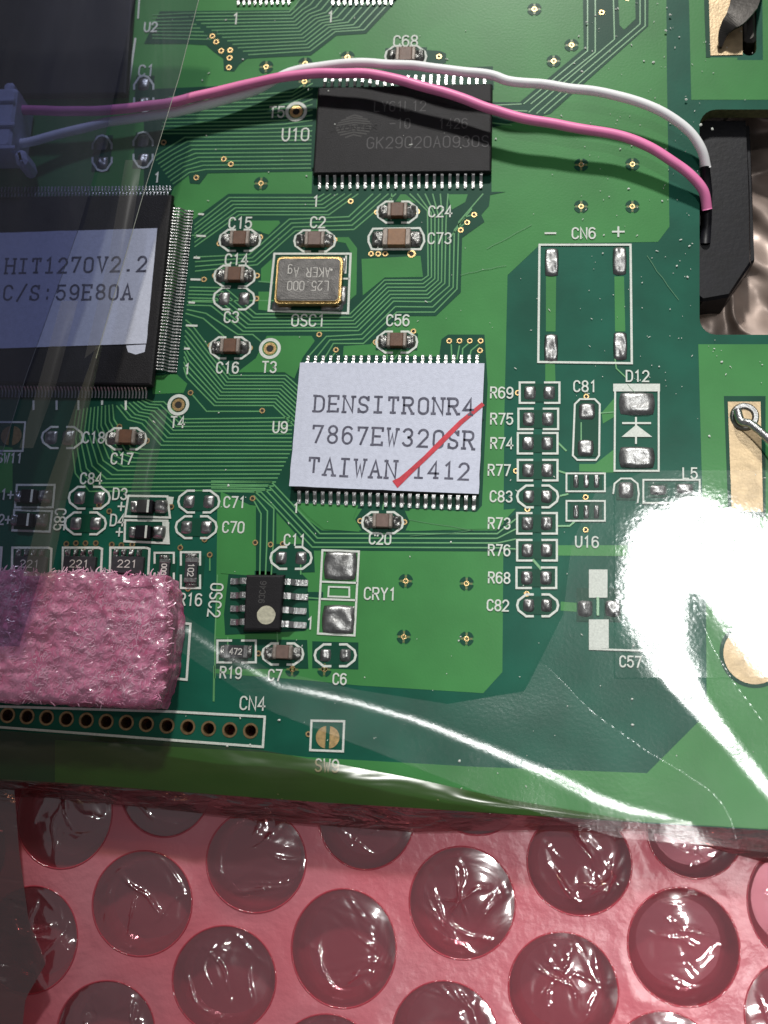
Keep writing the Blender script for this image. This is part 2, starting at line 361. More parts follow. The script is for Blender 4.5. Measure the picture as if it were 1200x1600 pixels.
bundle([(640, 303), (668, 330), (669, 431), (659, 438), (601, 438), (547, 491), (400, 491), (352, 450), (296, 449)], [(700, 303), (697, 345), (695, 443), (670, 466), (612, 466), (560, 517), (380, 518), (330, 478), (292, 477)], 6)
bundle([(720, 350), (703, 372), (702, 447), (673, 472), (615, 471), (565, 523), (510, 526), (478, 562)], [(755, 303), (717, 347), (714, 452), (679, 488), (620, 488), (568, 537), (521, 537), (506, 562)], 3)
bundle([(292, 484), (322, 490), (372, 523), (395, 523), (408, 534)], [(290, 490), (318, 498), (355, 530), (360, 531), (372, 531)], 2)
bundle([(290, 500), (300, 508), (360, 587), (447, 587), (468, 606)], [(287, 574), (292, 590), (335, 634), (427, 634), (460, 666)], 10)
trace([(298, 614), (323, 643), (410, 643)]); trace([(300, 470), (428, 470)])
bundle([(228, 624), (240, 628), (256, 628), (285, 655), (457, 653)], [(182, 634), (200, 656), (222, 662), (252, 696), (456, 697)], 8)
bundle([(176, 632), (178, 655), (205, 700), (228, 703), (456, 703)], [(120, 640), (112, 690), (118, 740), (140, 768), (425, 766)], 11)
bundle([(330, 752), (424, 753), (500, 834), (777, 834), (806, 811)], [(330, 768), (408, 769), (488, 855), (777, 856), (806, 858)], 4)
bundle([(396, 781), (408, 803), (407, 850), (406, 898)], [(398, 768), (428, 795), (427, 850), (424, 898)], 3)
bundle([(818, 163), (918, 80), (918, -20)], [(829, 163), (930, 82), (930, -20)], 2)
for q in ([(826, 176), (960, 62), (958, -20)], [(838, 178), (1000, 38), (1000, -20)], [(850, 178), (1008, 41), (1008, -20)], [(766, 165), (815, 163)], [(766, 172), (824, 174)], [(766, 180), (830, 180)], [(766, 192), (800, 196)]): trace(q)
for q in ([(706, 562), (705, 538)], [(714, 562), (718, 540)], [(722, 562), (723, 545), (732, 537)], [(733, 562), (736, 548), (748, 538)], [(745, 562), (749, 553)], [(515, 562), (525, 550)], [(605, 562), (605, 550)], [(616, 562), (622, 552), (628, 546)],
          [(741, 335), (725, 340), (716, 352)], [(730, 347), (718, 356)], [(480, 934), (505, 936)], [(470, 882), (470, 898)], [(356, 995), (356, 1008)], [(433, 985), (434, 1004)], [(283, 850), (283, 862)], [(328, 872), (328, 892)],
          [(612, 303), (612, 320)], [(600, 783), (598, 797)], [(935, 646), (960, 644)], [(908, 690), (908, 660)], [(300, 368), (312, 368)], [(960, 555), (963, 576), (980, 592)], [(340, 898), (336, 1000), (336, 1060)], [(404, 440), (428, 442)]): trace(q)
trace([(870, 690), (885, 705)], 3); trace([(870, 735), (888, 741)], 3); trace([(875, 775), (888, 772)], 3); trace([(870, 822), (890, 822), (898, 815)], 3)
trace([(832, 874), (846, 890)], 4); trace([(335, 1040), (334, 1096)], 3)

# vias
def via(x, y, r=5.0, ring='gold', name='via'):
    c = P(x, y); rr = L(x, y, 2*r, 1)[0]/2; mb = MB(); n = 14
    rs = ((rr, 0.0060), (rr*0.96, 0.0095), (rr*0.55, 0.0095), (rr*0.50, 0.004))
    vs = [(c.x+a*math.cos(2*math.pi*i/n), c.y+a*math.sin(2*math.pi*i/n), z) for a, z in rs for i in range(n)]
    mb.add(vs, [(k*n+i, k*n+(i+1) % n, (k+1)*n+(i+1) % n, (k+1)*n+i) for k in range(3) for i in range(n)], 0)
    mb.add(vs[2*n:3*n], [tuple(range(n))], 1) if False else mb.add([(v[0], v[1], 0.0072) for v in vs[2*n:3*n]], [tuple(range(n))], 1)
    return mb.build(name, [M[ring], M['hole']], board)
VIAS = [(741, 336), (730, 348), (720, 360), (702, 533), (718, 533), (734, 533), (751, 533), (750, 548), (580, 397), (591, 397), (602, 397), (548, 315), (525, 547), (499, 523), (410, 642), (319, 437), (298, 614),
 (686, 89), (395, 779), (399, 848), (282, 856), (328, 867), (423, 851), (916, 620), (809, 614), (806, 736), (824, 796), (823, 928), (915, 777), (915, 828), (332, 57), (338, 66), (346, 80), (360, 79), (359, 91), (358, 106), (350, 249), (361, 257), (307, 278), (256, 223),
 (343, 381), (407, 371), (336, 431), (402, 431), (401, 467), (329, 540), (391, 544), (523, 375), (589, 332), (652, 331), (587, 535), (646, 518), (563, 814), (632, 816), (230, 689), (187, 667), (268, 792), (207, 851), (190, 852), (175, 851), (104, 850), (119, 849), (134, 849), (150, 849), (155, 790), (171, 799), (320, 843), (442, 850), (294, 920), (404, 1021), (457, 1045), (507, 1045), (482, 1147), (940, 20), (980, -2)]
for x, y in VIAS: via(x, y, 4.6)
via(643, 397, 7)
for x, y in [(835, 15), (893, 71), (865, 96), (908, 258), (988, 257), (908, 323), (988, 323), (634, 908), (729, 912), (631, 995), (729, 998), (408, 287), (416, 105), (477, 100), (543, 90), (476, 128), (457, 1046), (507, 1046)]:
    # a via on four spokes in a round gap
    c = P(x, y); r = L(x, y, 23, 1)[0]/2; mb = MB()
    for a in range(4):
        arcp = [(c.x+r*math.cos(R(a*90+12+66*i/5)), c.y+r*math.sin(R(a*90+12+66*i/5))) for i in range(6)]+[(c.x+r*0.42*math.cos(R(a*90+78-66*i/3)), c.y+r*0.42*math.sin(R(a*90+78-66*i/3))) for i in range(4)]
        flat(mb, arcp, 0.0066)
    mb.build('thermal_gap', M['clear'], board)
    mb = MB()
    for a in (0, 90): ribbon(mb, [(c.x-r*0.8*math.cos(R(a)), c.y-r*0.8*math.sin(R(a))), (c.x+r*0.8*math.cos(R(a)), c.y+r*0.8*math.sin(R(a)))], r*0.28, 0.0070+a*0.000005)
    mb.build('thermal_spoke', mat('spoke', (0.14, 0.17, 0.05), 0.4) if 'spoke' not in bpy.data.materials else bpy.data.materials['spoke'], board)
    via(x, y, 4.4)

# silkscreen
SZ = 0.0100
def sline(pts, wpx=3.2, closed=False, name='silkscreen_outline', z=SZ):
    mb = MB(); ribbon(mb, W(pts), L(600, 600, wpx, 1)[0], z, closed); return mb.build(name, M['silk'], board)
def sparts(list_of_pts, wpx=3.2, name='silkscreen_outline', closed=False):
    mb = MB(); ww = L(600, 600, wpx, 1)[0]
    for i, p in enumerate(list_of_pts): ribbon(mb, W(p), ww, SZ+i*0.0002, closed)
    return mb.build(name, M['silk'], board)
def stext(s, x, y, hpx=16.5, ang=0, wpx=2.5, gap=1.7, ws=0.76):
    mb = MB(); c = P(x, y); letters(mb, s, c.x, c.y, L(x, y, 1, hpx)[1], SZ+0.0012, ang, L(x, y, wpx, 1)[0], gap, ws)
    return mb.build('silkscreen_lettering', M['silk'], board)
def capline(x, y, hw=32, hh=16.5, wpx=3.4, vert=False):
    k = 14; g = 6
    a = [(-g, -hh), (-hw+k, -hh), (-hw+2, -hh*0.45), (-hw, 0), (-hw+2, hh*0.45), (-hw+k, hh), (-g, hh)]
    ps = [a, [(-p, q) for p, q in a]]
    if vert: ps = [[(q, p) for p, q in l] for l in ps]
    return sparts([[(x+p, y+q) for p, q in l] for l in ps], wpx)
def resline(x, y, hw=31, hh=16, wpx=3.2, vert=False):
    g = 7; a = [(-g, -hh), (-hw, -hh), (-hw, hh), (-g, hh)]
    ps = [a, [(-p, q) for p, q in a]]
    if vert: ps = [[(q, p) for p, q in l] for l in ps]
    return sparts([[(x+p, y+q) for p, q in l] for l in ps], wpx)

# solder
def solder(x, y, wpx, hpx, hz=0.02, parent=None, name='solder_pad', z0=0.004, n=9, power=3.0, lump=0.5):
    c = P(x, y); w_, h_ = L(x, y, wpx, hpx); mb = MB(); seed = Vector((x*0.13, y*0.17, 3))
    vs = []
    for j in range(n+1):
        for i in range(n+1):
            u, v = 2*i/n-1, 2*j/n-1
            f = max(0, 1-abs(u)**power)*max(0, 1-abs(v)**power)
            nz = noise.noise(Vector((u*1.4, v*1.4, 0))+seed)
            cu = u*(1-0.10*v*v); cv = v*(1-0.10*u*u)
            vs.append((c.x+cu*w_/2, c.y+cv*h_/2, z0+hz*(f**0.6)*(1+lump*nz)))
    fs = [(j*(n+1)+i, j*(n+1)+i+1, (j+1)*(n+1)+i+1, (j+1)*(n+1)+i) for j in range(n) for i in range(n)]
    mb.add(vs, fs, 0, True); return mb.build(name, M['joint' if name == 'solder_joint' else 'solder'], parent or board)
def gap_patch(x, y, wpx, hpx):
    c = P(x, y); w_, h_ = L(x, y, wpx, hpx); mb = MB()
    flat(mb, [(c.x-w_/2, c.y-h_/2), (c.x+w_/2, c.y-h_/2), (c.x+w_/2, c.y+h_/2), (c.x-w_/2, c.y+h_/2)], 0.0064); mb.build('copper_gap', M['clear'], board)

def capacitor(x, y, wpx, hpx, mk='ceram', hz=0.075, label=None, solder_w=18, shift=-2):
    """ceramic chip with a metal cap at each end and a fillet of solder beyond"""
    gap_patch(x, y, wpx+34, hpx+4)
    c = P(x, y+shift, hz*0.5); w_, h_ = L(x, y, wpx, hpx); mb = MB()
    box(mb, c.x, c.y, 0.006, hz, w_*0.62, h_*0.96, bev=0.006)
    o = mb.build('capacitor', M[mk], board)
    if label: o['label'] = label
    for s in (-1, 1):
        mb = MB(); box(mb, c.x+s*w_*0.40, c.y, 0.006, hz+0.002, w_*0.20, h_, bev=0.010); mb.build('terminal', M['term'], o)
        solder(x+s*(wpx/2+solder_w*0.30), y, solder_w, hpx*0.95, hz*0.55, o, 'solder_joint', lump=0.8)
    return o
DES = {}
def pads(x, y, dx=16, r=17, hz=0.028, vert=False):
    gap_patch(x, y, *((2*dx+26, 28) if not vert else (28, 2*dx+26)))
    for s in (-1, 1):
        if vert: solder(x, y+s*dx, r, r*1.1, hz, power=2.6)
        else: solder(x+s*dx, y, r, r*1.15, hz, power=2.4)
# small capacitors in place
for (x, y, mk, t, tx, ty) in [(375, 375, 'ceram', 'C15', 376, 349), (367, 431, 'ceram', 'C14', 370, 406), (360, 543, 'ceram', 'C16', 356, 575), (492, 376, 'ceram2', 'C2', 497, 348),
        (621, 331, 'ceram', 'C24', 688, 331), (620, 534, 'ceram', 'C56', 622, 501), (634, 88, 'ceram', 'C68', 634, 65), (598, 816, 'ceram2', 'C20', 594, 842), (197, 685, 'ceram', 'C17', 191, 717), (442, 1021, 'ceram2', 'C7', 430, 1055)]:
    capacitor(x, y, 31, 22, mk, label='small %s chip capacitor marked %s' % ('brown' if mk == 'ceram' else 'greyish brown', t))
    capline(x, y+1); stext(t, tx, ty)
capacitor(620, 374, 44, 27, 'ceram3', 0.08, 'large tan chip capacitor marked C73', 22, -2)
sline([(583, 358), (576, 370), (576, 378), (581, 390), (657, 390), (663, 378), (662, 368), (656, 357)], 3.4, True); stext('C73', 687, 373)
gap_patch(98, 685, 56, 26); solder(80, 684, 20, 22); solder(107, 684, 20, 24, 0.03); capline(98, 684); stext('C18', 147, 684)
for (x, y, t, tx, ty, a) in [(366, 467, 'C3', 362, 496, 0), (140, 778, 'C84', 143, 748, 0), (134, 818, 'C85', 94, 812, -90), (311, 784, 'C71', 367, 785, 0), (307, 824, 'C70', 365, 824, 0),
        (455, 872, 'C11', 461, 844, 0), (524, 1024, 'C6', 531, 1061, 0), (840, 776, 'C83', 783, 776, 0), (840, 946, 'C82', 778, 946, 0)]:
    pads(x, y, 14 if x > 800 else 15.5, 18); capline(x, y, 32, 17); stext(t, tx, ty, ang=R(a))
for (x, y, t) in [(843, 614, 'R69'), (841, 655, 'R75'), (840, 693, 'R74'), (840, 735, 'R77'), (839, 818, 'R73'), (839, 860, 'R76'), (838, 903, 'R68')]:
    pads(x, y, 15, 19); resline(x, y); stext(t, 784 if y < 700 else 780, y)
for (x, y) in [(225, 147), (224, 235), (160, 240)]:
    pads(x, y, 15, 18, vert=True); capline(x, y, 28, 15, vert=True)
stext('C1', 229, 111)
# C81, D12 and the empty places on the right
gap_patch(916, 670, 40, 86); solder(917, 643, 26, 26, 0.03, power=5); solder(915, 700, 26, 26, 0.03, power=5)
sline([(906, 624), (898, 632), (895, 712), (902, 719), (931, 719), (936, 712), (937, 632), (929, 624)], 2.8, True); stext('C81', 914, 604)
solder(995, 631, 56, 36, 0.035, power=6); solder(995, 715, 56, 34, 0.035, power=6)
sline([(961, 612), (960, 736), (1029, 736), (1029, 612)], 2.8)
mb = MB(); flat(mb, W([(958, 600), (1031, 600), (1031, 612), (958, 612)]), SZ); mb.build('silkscreen_bar', M['silk'], board)
stext('D12', 996, 588)
mb = MB(); flat(mb, W([(994, 664), (1019, 683), (971, 683)]), SZ); flat(mb, W([(972, 660), (1017, 660), (1017, 663), (972, 663)]), SZ+0.0003); flat(mb, W([(992, 652), (995, 652), (995, 694), (992, 694)]), SZ+0.0006); mb.build('silkscreen_diode_symbol', M['silk'], board)
for (y0, xs) in ((752, (900, 916, 932)), (800, (900, 916, 932))):
    gap_patch(916, y0, 50, 30)
    for x in xs: solder(x, y0, 9, 22, 0.02)
sline([(885, 740), (945, 740), (945, 768), (885, 768)], 2.6, True); sline([(885, 783), (945, 783), (945, 814), (885, 814)], 2.6, True); stext('U16', 917, 847, ws=0.8)
gap_patch(978, 766, 30, 30); solder(978, 766, 24, 26, 0.03); sline([(958, 772), (960, 756), (970, 748), (986, 748), (996, 756), (998, 772), (996, 786)], 2.6)
sline([(1005, 750), (1093, 750), (1093, 786), (1005, 786)], 2.6, True); gap_patch(1070, 766, 30, 22); solder(1070, 764, 26, 16, 0.02); gap_patch(1028, 766, 30, 22); solder(1028, 766, 26, 16, 0.02); stext('L5', 1078, 740)
mb = MB(); flat(mb, W([(920, 890), (949, 890), (949, 934), (920, 934)]), SZ); mb.build('silkscreen_bar', M['silk'], board)
mb = MB(); flat(mb, W([(920, 968), (951, 968), (951, 1013), (920, 1013)]), SZ); mb.build('silkscreen_bar', M['silk'], board)
via(936, 914, 6); via(935, 980, 5); trace([(934, 933), (934, 962)], 4, 0.0107)
for x in (914, 957):
    gap_patch(x, 945, 26, 52); solder(x, 951, 24, 26, 0.035, power=2.2)
sline([(920, 1014), (1010, 1017)], 2.6); stext('C57', 985, 1034)
sline([(843, 383), (985, 383), (987, 568), (841, 566)], 3.4, True); stext('CN6', 912, 365)
stext('-', 860, 365, 20, ws=1.1, wpx=3); stext('+', 966, 362, 20, ws=1.1, wpx=3)
for x, y in ((862, 410), (968, 408), (861, 544), (969, 541)): solder(x, y, 22, 44, 0.028, power=7, n=14)
# CRY1
for x, y in ((532, 884), (529, 968)): solder(x, y, 52, 46, 0.035, power=7, n=14)
sline([(504, 860), (561, 862), (554, 993), (497, 990)], 3.2, True); sline([(514, 917), (546, 918), (546, 933), (513, 932)], 2.6, True)
sline([(503, 909), (558, 911)], 3); sline([(501, 936), (556, 938)], 3)
stext('CRY1', 594, 928, 18); stext('1', 485, 974, 18)
# test points
for (x, y, t, tx, ty) in ((422, 545, 'T3', 421, 574), (279, 633, 'T4', 278, 660), (463, 175, 'T5', 433, 176)):
    c = P(x, y); rr = L(x, y, 29, 1)[0]/2
    mb = MB(); ribbon(mb, circ(c.x, c.y, rr, 36), L(x, y, 5, 1)[0], SZ, True); mb.build('silkscreen_ring', M['silk'], board)
    via(x, y, 10.5, 'gold', 'test_point'); stext(t, tx, ty)
for (t, x, y, h) in (('U10', 462, 211, 19), ('U9', 438, 668, 17), ('U2', 236, 43, 14), ('1', 494, 315, 16), ('1', 293, 577, 15), ('1', 369, 30, 16), ('1', 517, 27, 16), ('1', 463, 794, 14), ('1', 246, 278, 14), ('SW9', 511, 1196, 19), ('SW11', 16, 716, 14), ('CN4', 395, 1099, 20), ('R16', 298, 937, 18), ('R19', 361, 1051, 17), ('D3', 188, 772, 17), ('D4', 184, 813, 17), ('+', 190, 791, 17), ('+', 187, 831, 17), ('1+', 12, 773, 15), ('2+', 8, 812, 15), ('OSC1', 482, 501, 18)):
    stext(t, x, y, h)
stext('OSC2', 337, 938, 19, R(-92))
for k, (x0, y0, x1) in enumerate(((310, 335, 319), (307, 369, 322), (303, 403, 313), (298, 437, 314), (295, 473, 305), (291, 509, 309), (288, 545, 297))): sline([(x0, y0), (x1, y0+0.5)], 3.4, name='silkscreen_tick')
for x in (53, 89, 123, 160, 197): sline([(x, 626), (x, 641 if x != 160 else 633)], 3.4, name='silkscreen_tick')
sline([(212, 60), (200, 143)], 4); sline([(218, 0), (216, 30)], 3)
# CN4
sline([(-30, 1103), (270, 1112), (414, 1120), (411, 1167), (-30, 1134)], 3.6)
for i, (x, y) in enumerate(PINH):
    c = P(x, y); r0 = L(x, y, 17, 1)[0]/2; r1 = L(x, y, 24, 1)[0]/2; n = 20; mb = MB()
    rs = ((r1, 0.001), (r1*0.97, 0.006), (r0*1.05, 0.006), (r0*0.96, 0.0), (r0*0.94, -0.159))
    vs = [(c.x+a*math.cos(2*math.pi*k/n), c.y+a*math.sin(2*math.pi*k/n), z) for a, z in rs for k in range(n)]
    mb.add(vs, [(k*n+q, k*n+(q+1) % n, (k+1)*n+(q+1) % n, (k+1)*n+q) for k in range(4) for q in range(n)], 0, False)
    mb.build('plated_hole', M['oldgold'], board)
# solder jumper pads
def jumper(x, y, r, m):
    c = P(x, y); rr = L(x, y, 2*r, 1)[0]/2
    for s in (-1, 1):
        pts = [(c.x+s*(0.08*rr+abs(rr*math.cos(R(a)))), c.y+rr*math.sin(R(a))) for a in range(-84, 85, 12)]
        mb = MB(); flat(mb, pts, 0.008, skirt=0.006); mb.build('jumper_pad', m, board)
jumper(512, 1152, 17, M['gold']); sline([(487, 1126), (538, 1127), (536, 1174), (485, 1172)], 3.2, True)
jumper(18, 681, 15, M['gold']); sline([(-6, 660), (40, 660), (36, 705), (-10, 705)], 3, True)

# chip resistors
def resistor(x, y, wpx, hpx, txt, vert=False, label=None):
    gap_patch(x, y, wpx+20, hpx+6)
    c = P(x, y, 0.03); w_, h_ = L(x, y, wpx, hpx); mb = MB()
    if vert: box(mb, c.x, c.y, 0.006, 0.05, w_*0.96, h_*0.58, bev=0.004)
    else: box(mb, c.x, c.y, 0.006, 0.05, w_*0.58, h_*0.96, bev=0.004)
    if txt: letters(mb, txt, c.x, c.y, (w_ if vert else h_)*0.44, 0.0512, R(-90) if vert else 0, 0.010, 1.6, 0.85, mi=1)
    o = mb.build('resistor', [M['resis'], M['etch']], board)
    if label: o['label'] = label
    for s in (-1, 1):
        mb = MB()
        if vert: box(mb, c.x, c.y+s*h_*0.39, 0.006, 0.052, w_, h_*0.20, bev=0.006)
        else: box(mb, c.x+s*w_*0.39, c.y, 0.006, 0.052, w_*0.20, h_, bev=0.006)
        mb.build('terminal', M['solder'], o)
        if vert: solder(x, y+s*hpx*0.56, wpx, hpx*0.22, 0.03, o, 'solder_joint')
        else: solder(x+s*wpx*0.56, y, wpx*0.24, hpx, 0.03, o, 'solder_joint')
    return o
resistor(369, 1018, 38, 20, '472', label='chip resistor printed 472'); resline(370, 1018, 30, 17)
resistor(299, 891, 20, 40, '102', True, 'upright chip resistor printed 102'); resline(298, 891, 28, 15, vert=True)
resistor(257, 890, 17, 34, '000', True, 'upright chip resistor printed 000'); resline(257, 888, 24, 15, vert=True)
def array(x, y, txt, wpx=50):
    gap_patch(x, y, wpx+8, 50); c = P(x, y+6, 0.03); w_, h_ = L(x, y, wpx, 26); mb = MB()
    box(mb, c.x, c.y, 0.006, 0.06, w_, h_, bev=0.005)
    letters(mb, txt, c.x, c.y+0.01, h_*0.42, 0.0612, 0, 0.010, 2.0, 1.0, mi=1)
    o = mb.build('resistor_array', [M['resis'], M['etch']], board); o['label'] = 'black resistor array printed '+txt
    for k in range(4):
        solder(x-wpx*0.36+k*wpx*0.24, y-12, 9, 16, 0.045, o, 'terminal', lump=0.9)
array(125, 877, '221'); array(200, 877, '221'); array(48, 877, '221')
for x in (127, 201, 48): sline([(x-29, 898), (x-28, 856), (x+28, 856), (x+33, 858), (x+31, 898)], 3.6)
sline([(-20, 856), (3, 856), (0, 898)], 4)
# little diodes
def diode(x, y):
    gap_patch(x, y, 66, 32); c = P(x-4, y, 0.04); w_, h_ = L(x, y, 58, 20); mb = MB()
    box(mb, c.x-w_*0.06, c.y, 0.006, 0.08, w_*0.42, h_, bev=0.008); o = mb.build('diode', M['black'], board); o['label'] = 'small black diode with a pale band'
    mb = MB(); box(mb, c.x+w_*0.03, c.y, 0.01, 0.0825, w_*0.06, h_*0.98, bev=0.002); mb.build('cathode_band', M['silk'], o)
    solder(x-23, y, 14, 19, 0.05, o, 'terminal', power=6); solder(x+17, y, 22, 22, 0.06, o, 'terminal', power=5)
diode(235, 792); diode(232, 832)
sline([(201, 775), (262, 776), (266, 809), (196, 807)], 3.4, True); sline([(196, 813), (262, 814), (264, 849), (195, 846)], 3.4, True)
mb = MB(); flat(mb, W([(262, 776), (272, 777), (270, 788), (262, 788)]), SZ+0.0005); mb.build('silkscreen_bar', M['silk'], board); mb = MB(); flat(mb, W([(254, 816), (265, 816), (264, 848), (255, 847)]), SZ+0.0008); mb.build('silkscreen_bar', M['silk'], board)
diode(54, 776); diode(48, 813)
sline([(27, 758), (86, 758), (83, 793), (24, 793)], 3.4, True); sline([(23, 797), (82, 799), (78, 831), (20, 829)], 3.4, True)
sline([(270, 972), (298, 975), (292, 1062), (270, 1060)], 3.6)

# ------------------------------------------------------------------ chips
def gull_mesh(name, w_, out, top, drop_in, mk='pin'):
    """a gull wing lead: leaves the body at height top, bends down, ends in a flat foot; points along +x"""
    t = 0.014; mb = MB()
    prof = [(-drop_in, top), (out*0.22, top), (out*0.34, top*0.93), (out*0.52, 0.022), (out*0.64, 0.010), (out, 0.008)]
    vs = []
    for i, (x, z) in enumerate(prof):
        for s in (-1, 1): vs.append((x, s*w_/2, z+t))
        for s in (-1, 1): vs.append((x, s*w_/2, z-0.002))
    fs = []
    for i in range(len(prof)-1):
        a = i*4; b = a+4
        fs += [(a, a+1, b+1, b), (a+3, a+2, b+2, b+3), (a+2, a, b, b+2), (a+1, a+3, b+3, b+1)]
    e = (len(prof)-1)*4; fs += [(0, 2, 3, 1), (e+1, e+3, e+2, e)]
    mb.add(vs, fs); me = bpy.data.meshes.new(name); me.from_pydata(mb.v, [], mb.f); me.materials.append(M[mk]); return me
def chip_body(mb, corners, z0, z1, bev=0.015, mi=0, under=0.02):
    """moulded body over four top corners given in world coordinates, anticlockwise"""
    c = sum((Vector(p[:2]) for p in corners), Vector((0, 0)))/4
    def ring(grow, z):
        out = []
        for p in corners:
            d = (Vector(p[:2])-c); out.append((c.x+d.x*(1+grow/d.length), c.y+d.y*(1+grow/d.length), z))
        return out
    zm = (z0+z1)/2
    vs = ring(-under, z0)+ring(under*0.8, zm-0.006)+ring(under*0.8, zm+0.006)+ring(0, z1-bev*0.3)+ring(-bev, z1)
    fs = []
    for r in range(4):
        for i in range(4): fs.append((r*4+i, r*4+(i+1) % 4, r*4+4+(i+1) % 4, r*4+4+i))
    fs.append((16, 17, 18, 19)); mb.add(vs, fs, mi)
def row(parent, me, p0, p1, n, ang):
    """n leads from p0 to p1 where they leave the body"""
    for i in range(n):
        t = i/(n-1); p = p0.lerp(p1, t); ob('pin', me, parent, (p.x, p.y, 0), ang)
def textat(mb, s, x, y, h, hpx, z, wpx=1.6, ws=0.9, gap=1.9, serif=False, mi=1, ang=0, jit=0, stretch=1.0, centre=True):
    c = P(x, y, h); letters(mb, s, c.x, c.y, L(x, y, 1, hpx)[1], z, ang, L(x, y, wpx, 1)[0], gap, ws, serif, mi, centre, jit=jit, stretch=stretch)

# memory chip U10
H = 0.10
cs = [P(490, 270, H), P(766, 267, H), P(768, 131, H), P(498, 137, H)]
mb = MB(); chip_body(mb, cs, 0.012, H)
textat(mb, 'LY61L12', 625, 166, H, 15, H+0.0006, ws=0.72, centre=True); textat(mb, '-10', 625, 193, H, 15, H+0.0008, ws=0.7); textat(mb, '1426', 708, 193, H, 15, H+0.0008, ws=0.72)
textat(mb, 'GK29020A0930S', 668, 222, H, 17, H+0.0008, ws=0.80, wpx=1.8)
c = P(553, 197, H)
for k in range(9):
    v = -1+2*(k+0.5)/9; hw = 0.20*math.sqrt(1-v*v); ribbon(mb, [(c.x-hw, c.y+v*0.135-0.02), (c.x, c.y+v*0.135+0.015), (c.x+hw, c.y+v*0.135-0.01)], 0.018, H+0.0006, mi=2)
letters(mb, 'LYONTEK', c.x, c.y-0.02, 0.055, H+0.002, R(2), 0.014, 1.5, 1.5, False, 0)
u10 = mb.build('memory_chip', [M['epoxy'], M['mark'], M['mark2']], board); u10['label'] = 'black memory chip marked U10 under the two wires'
pit = 0.0
gm = gull_mesh('gull_lead', 0.030, 0.205, 0.050, 0.02)
row(u10, gm, P(500, 267, 0.05), P(752, 265, 0.05), 22, R(-90))
gm2 = gull_mesh('gull_lead', 0.030, 0.13, 0.050, 0.02)
row(u10, gm2, P(507, 134, 0.05), P(757, 129, 0.05), 22, R(90))

# U9 under its paper label
H = 0.10
cs = [P(460, 764, H), P(746, 772, H), P(754, 569, H), P(472, 571, H)]
mb = MB(); chip_body(mb, cs, 0.012, H); u9 = mb.build('driver_chip', M['epoxy'], board); u9['label'] = 'black chip marked U9 covered by a white paper label'
gm3 = gull_mesh('gull_lead', 0.036, 0.135, 0.050, 0.02)
row(u9, gm3, P(468, 766, 0.05), P(741, 776, 0.05), 23, R(-91)); row(u9, gm2, P(480, 572, 0.05), P(745, 571, 0.05), 23, R(90))
def sheet_label(corners_px, h, thick, nm, lines, parent, red=None):
    mb = MB(); cs = [P(x, y, h) for x, y in corners_px]; n = 14
    vs = []
    for j in range(n+1):
        for i in range(n+1):
            u, v = i/n, j/n
            p = (cs[0].lerp(cs[1], u)).lerp(cs[3].lerp(cs[2], u), v)
            e = min(u, 1-u, v, 1-v)
            vs.append((p.x+0.006*noise.noise(Vector((v*9, 1, 0)))*(i in (0, n)), p.y+0.006*noise.noise(Vector((u*9, 5, 0)))*(j in (0, n)), h+thick+0.035*max(0, 0.10-min(u, v))*(u+v < 0.25)*4*0.5))
    mb.add(vs, [(j*(n+1)+i, j*(n+1)+i+1, (j+1)*(n+1)+i+1, (j+1)*(n+1)+i) for j in range(n) for i in range(n)], 0, True)
    k = len(mb.v); c4 = [vs[0], vs[n], vs[-1], vs[n*(n+1)]]
    mb.add([*c4]+[(p[0], p[1], h+0.0003) for p in c4], [(0, 4, 5, 1), (1, 5, 6, 2), (2, 6, 7, 3), (3, 7, 4, 0)], 0)
    for (s, x, y, hp, wtot, a) in lines:
        c = P(x, y, h+thick); u = L(x, y, 1, hp)[1]/6; tot = L(x, y, wtot, 1)[0]
        ws = tot/((4+2.2)*u*len(s)-2.2*u)
        letters(mb, s, c.x, c.y, u*6, h+thick+0.0008, R(a), 0.0235, 2.2, ws, True, 1, jit=0.12, stretch=0.93)
    if red:
        pts = [P(x, y, h+thick) for x, y in red]; ws_ = [0.085, 0.06, 0.05, 0.045, 0.05, 0.045, 0.04]
        n_ = len(pts); vs = []
        for i, p in enumerate(pts):
            d = (pts[min(n_-1, i+1)]-pts[max(0, i-1)]); d.normalize(); nn = Vector((-d.y, d.x, 0)); ww = ws_[min(i, 6)]/2*1.1
            vs += [tuple(p+nn*ww+Vector((0, 0, 0.0045))), tuple(p-nn*ww+Vector((0, 0, 0.0045)))]
        mb.add(vs, [(2*i, 2*i+1, 2*i+3, 2*i+2) for i in range(n_-1)], 2)
    return mb.build(nm, [M['paper'], M['ink'], M['red']], parent)
sheet_label([(452, 760), (748, 772), (757, 568), (469, 567)], 0.101, 0.008, 'paper_label',
  [('DENSITRONR4', 615, 633, 24, 246, -0.5), ('7867EW320SR', 614, 683, 26, 249, -1.6), ('TAIWAN', 551, 731, 26, 135, -1.5), ('1412', 690, 735, 25, 86, -1)], u9,
  [(617, 757), (627, 750), (640, 738), (665, 715), (690, 690), (720, 660), (755, 631)])

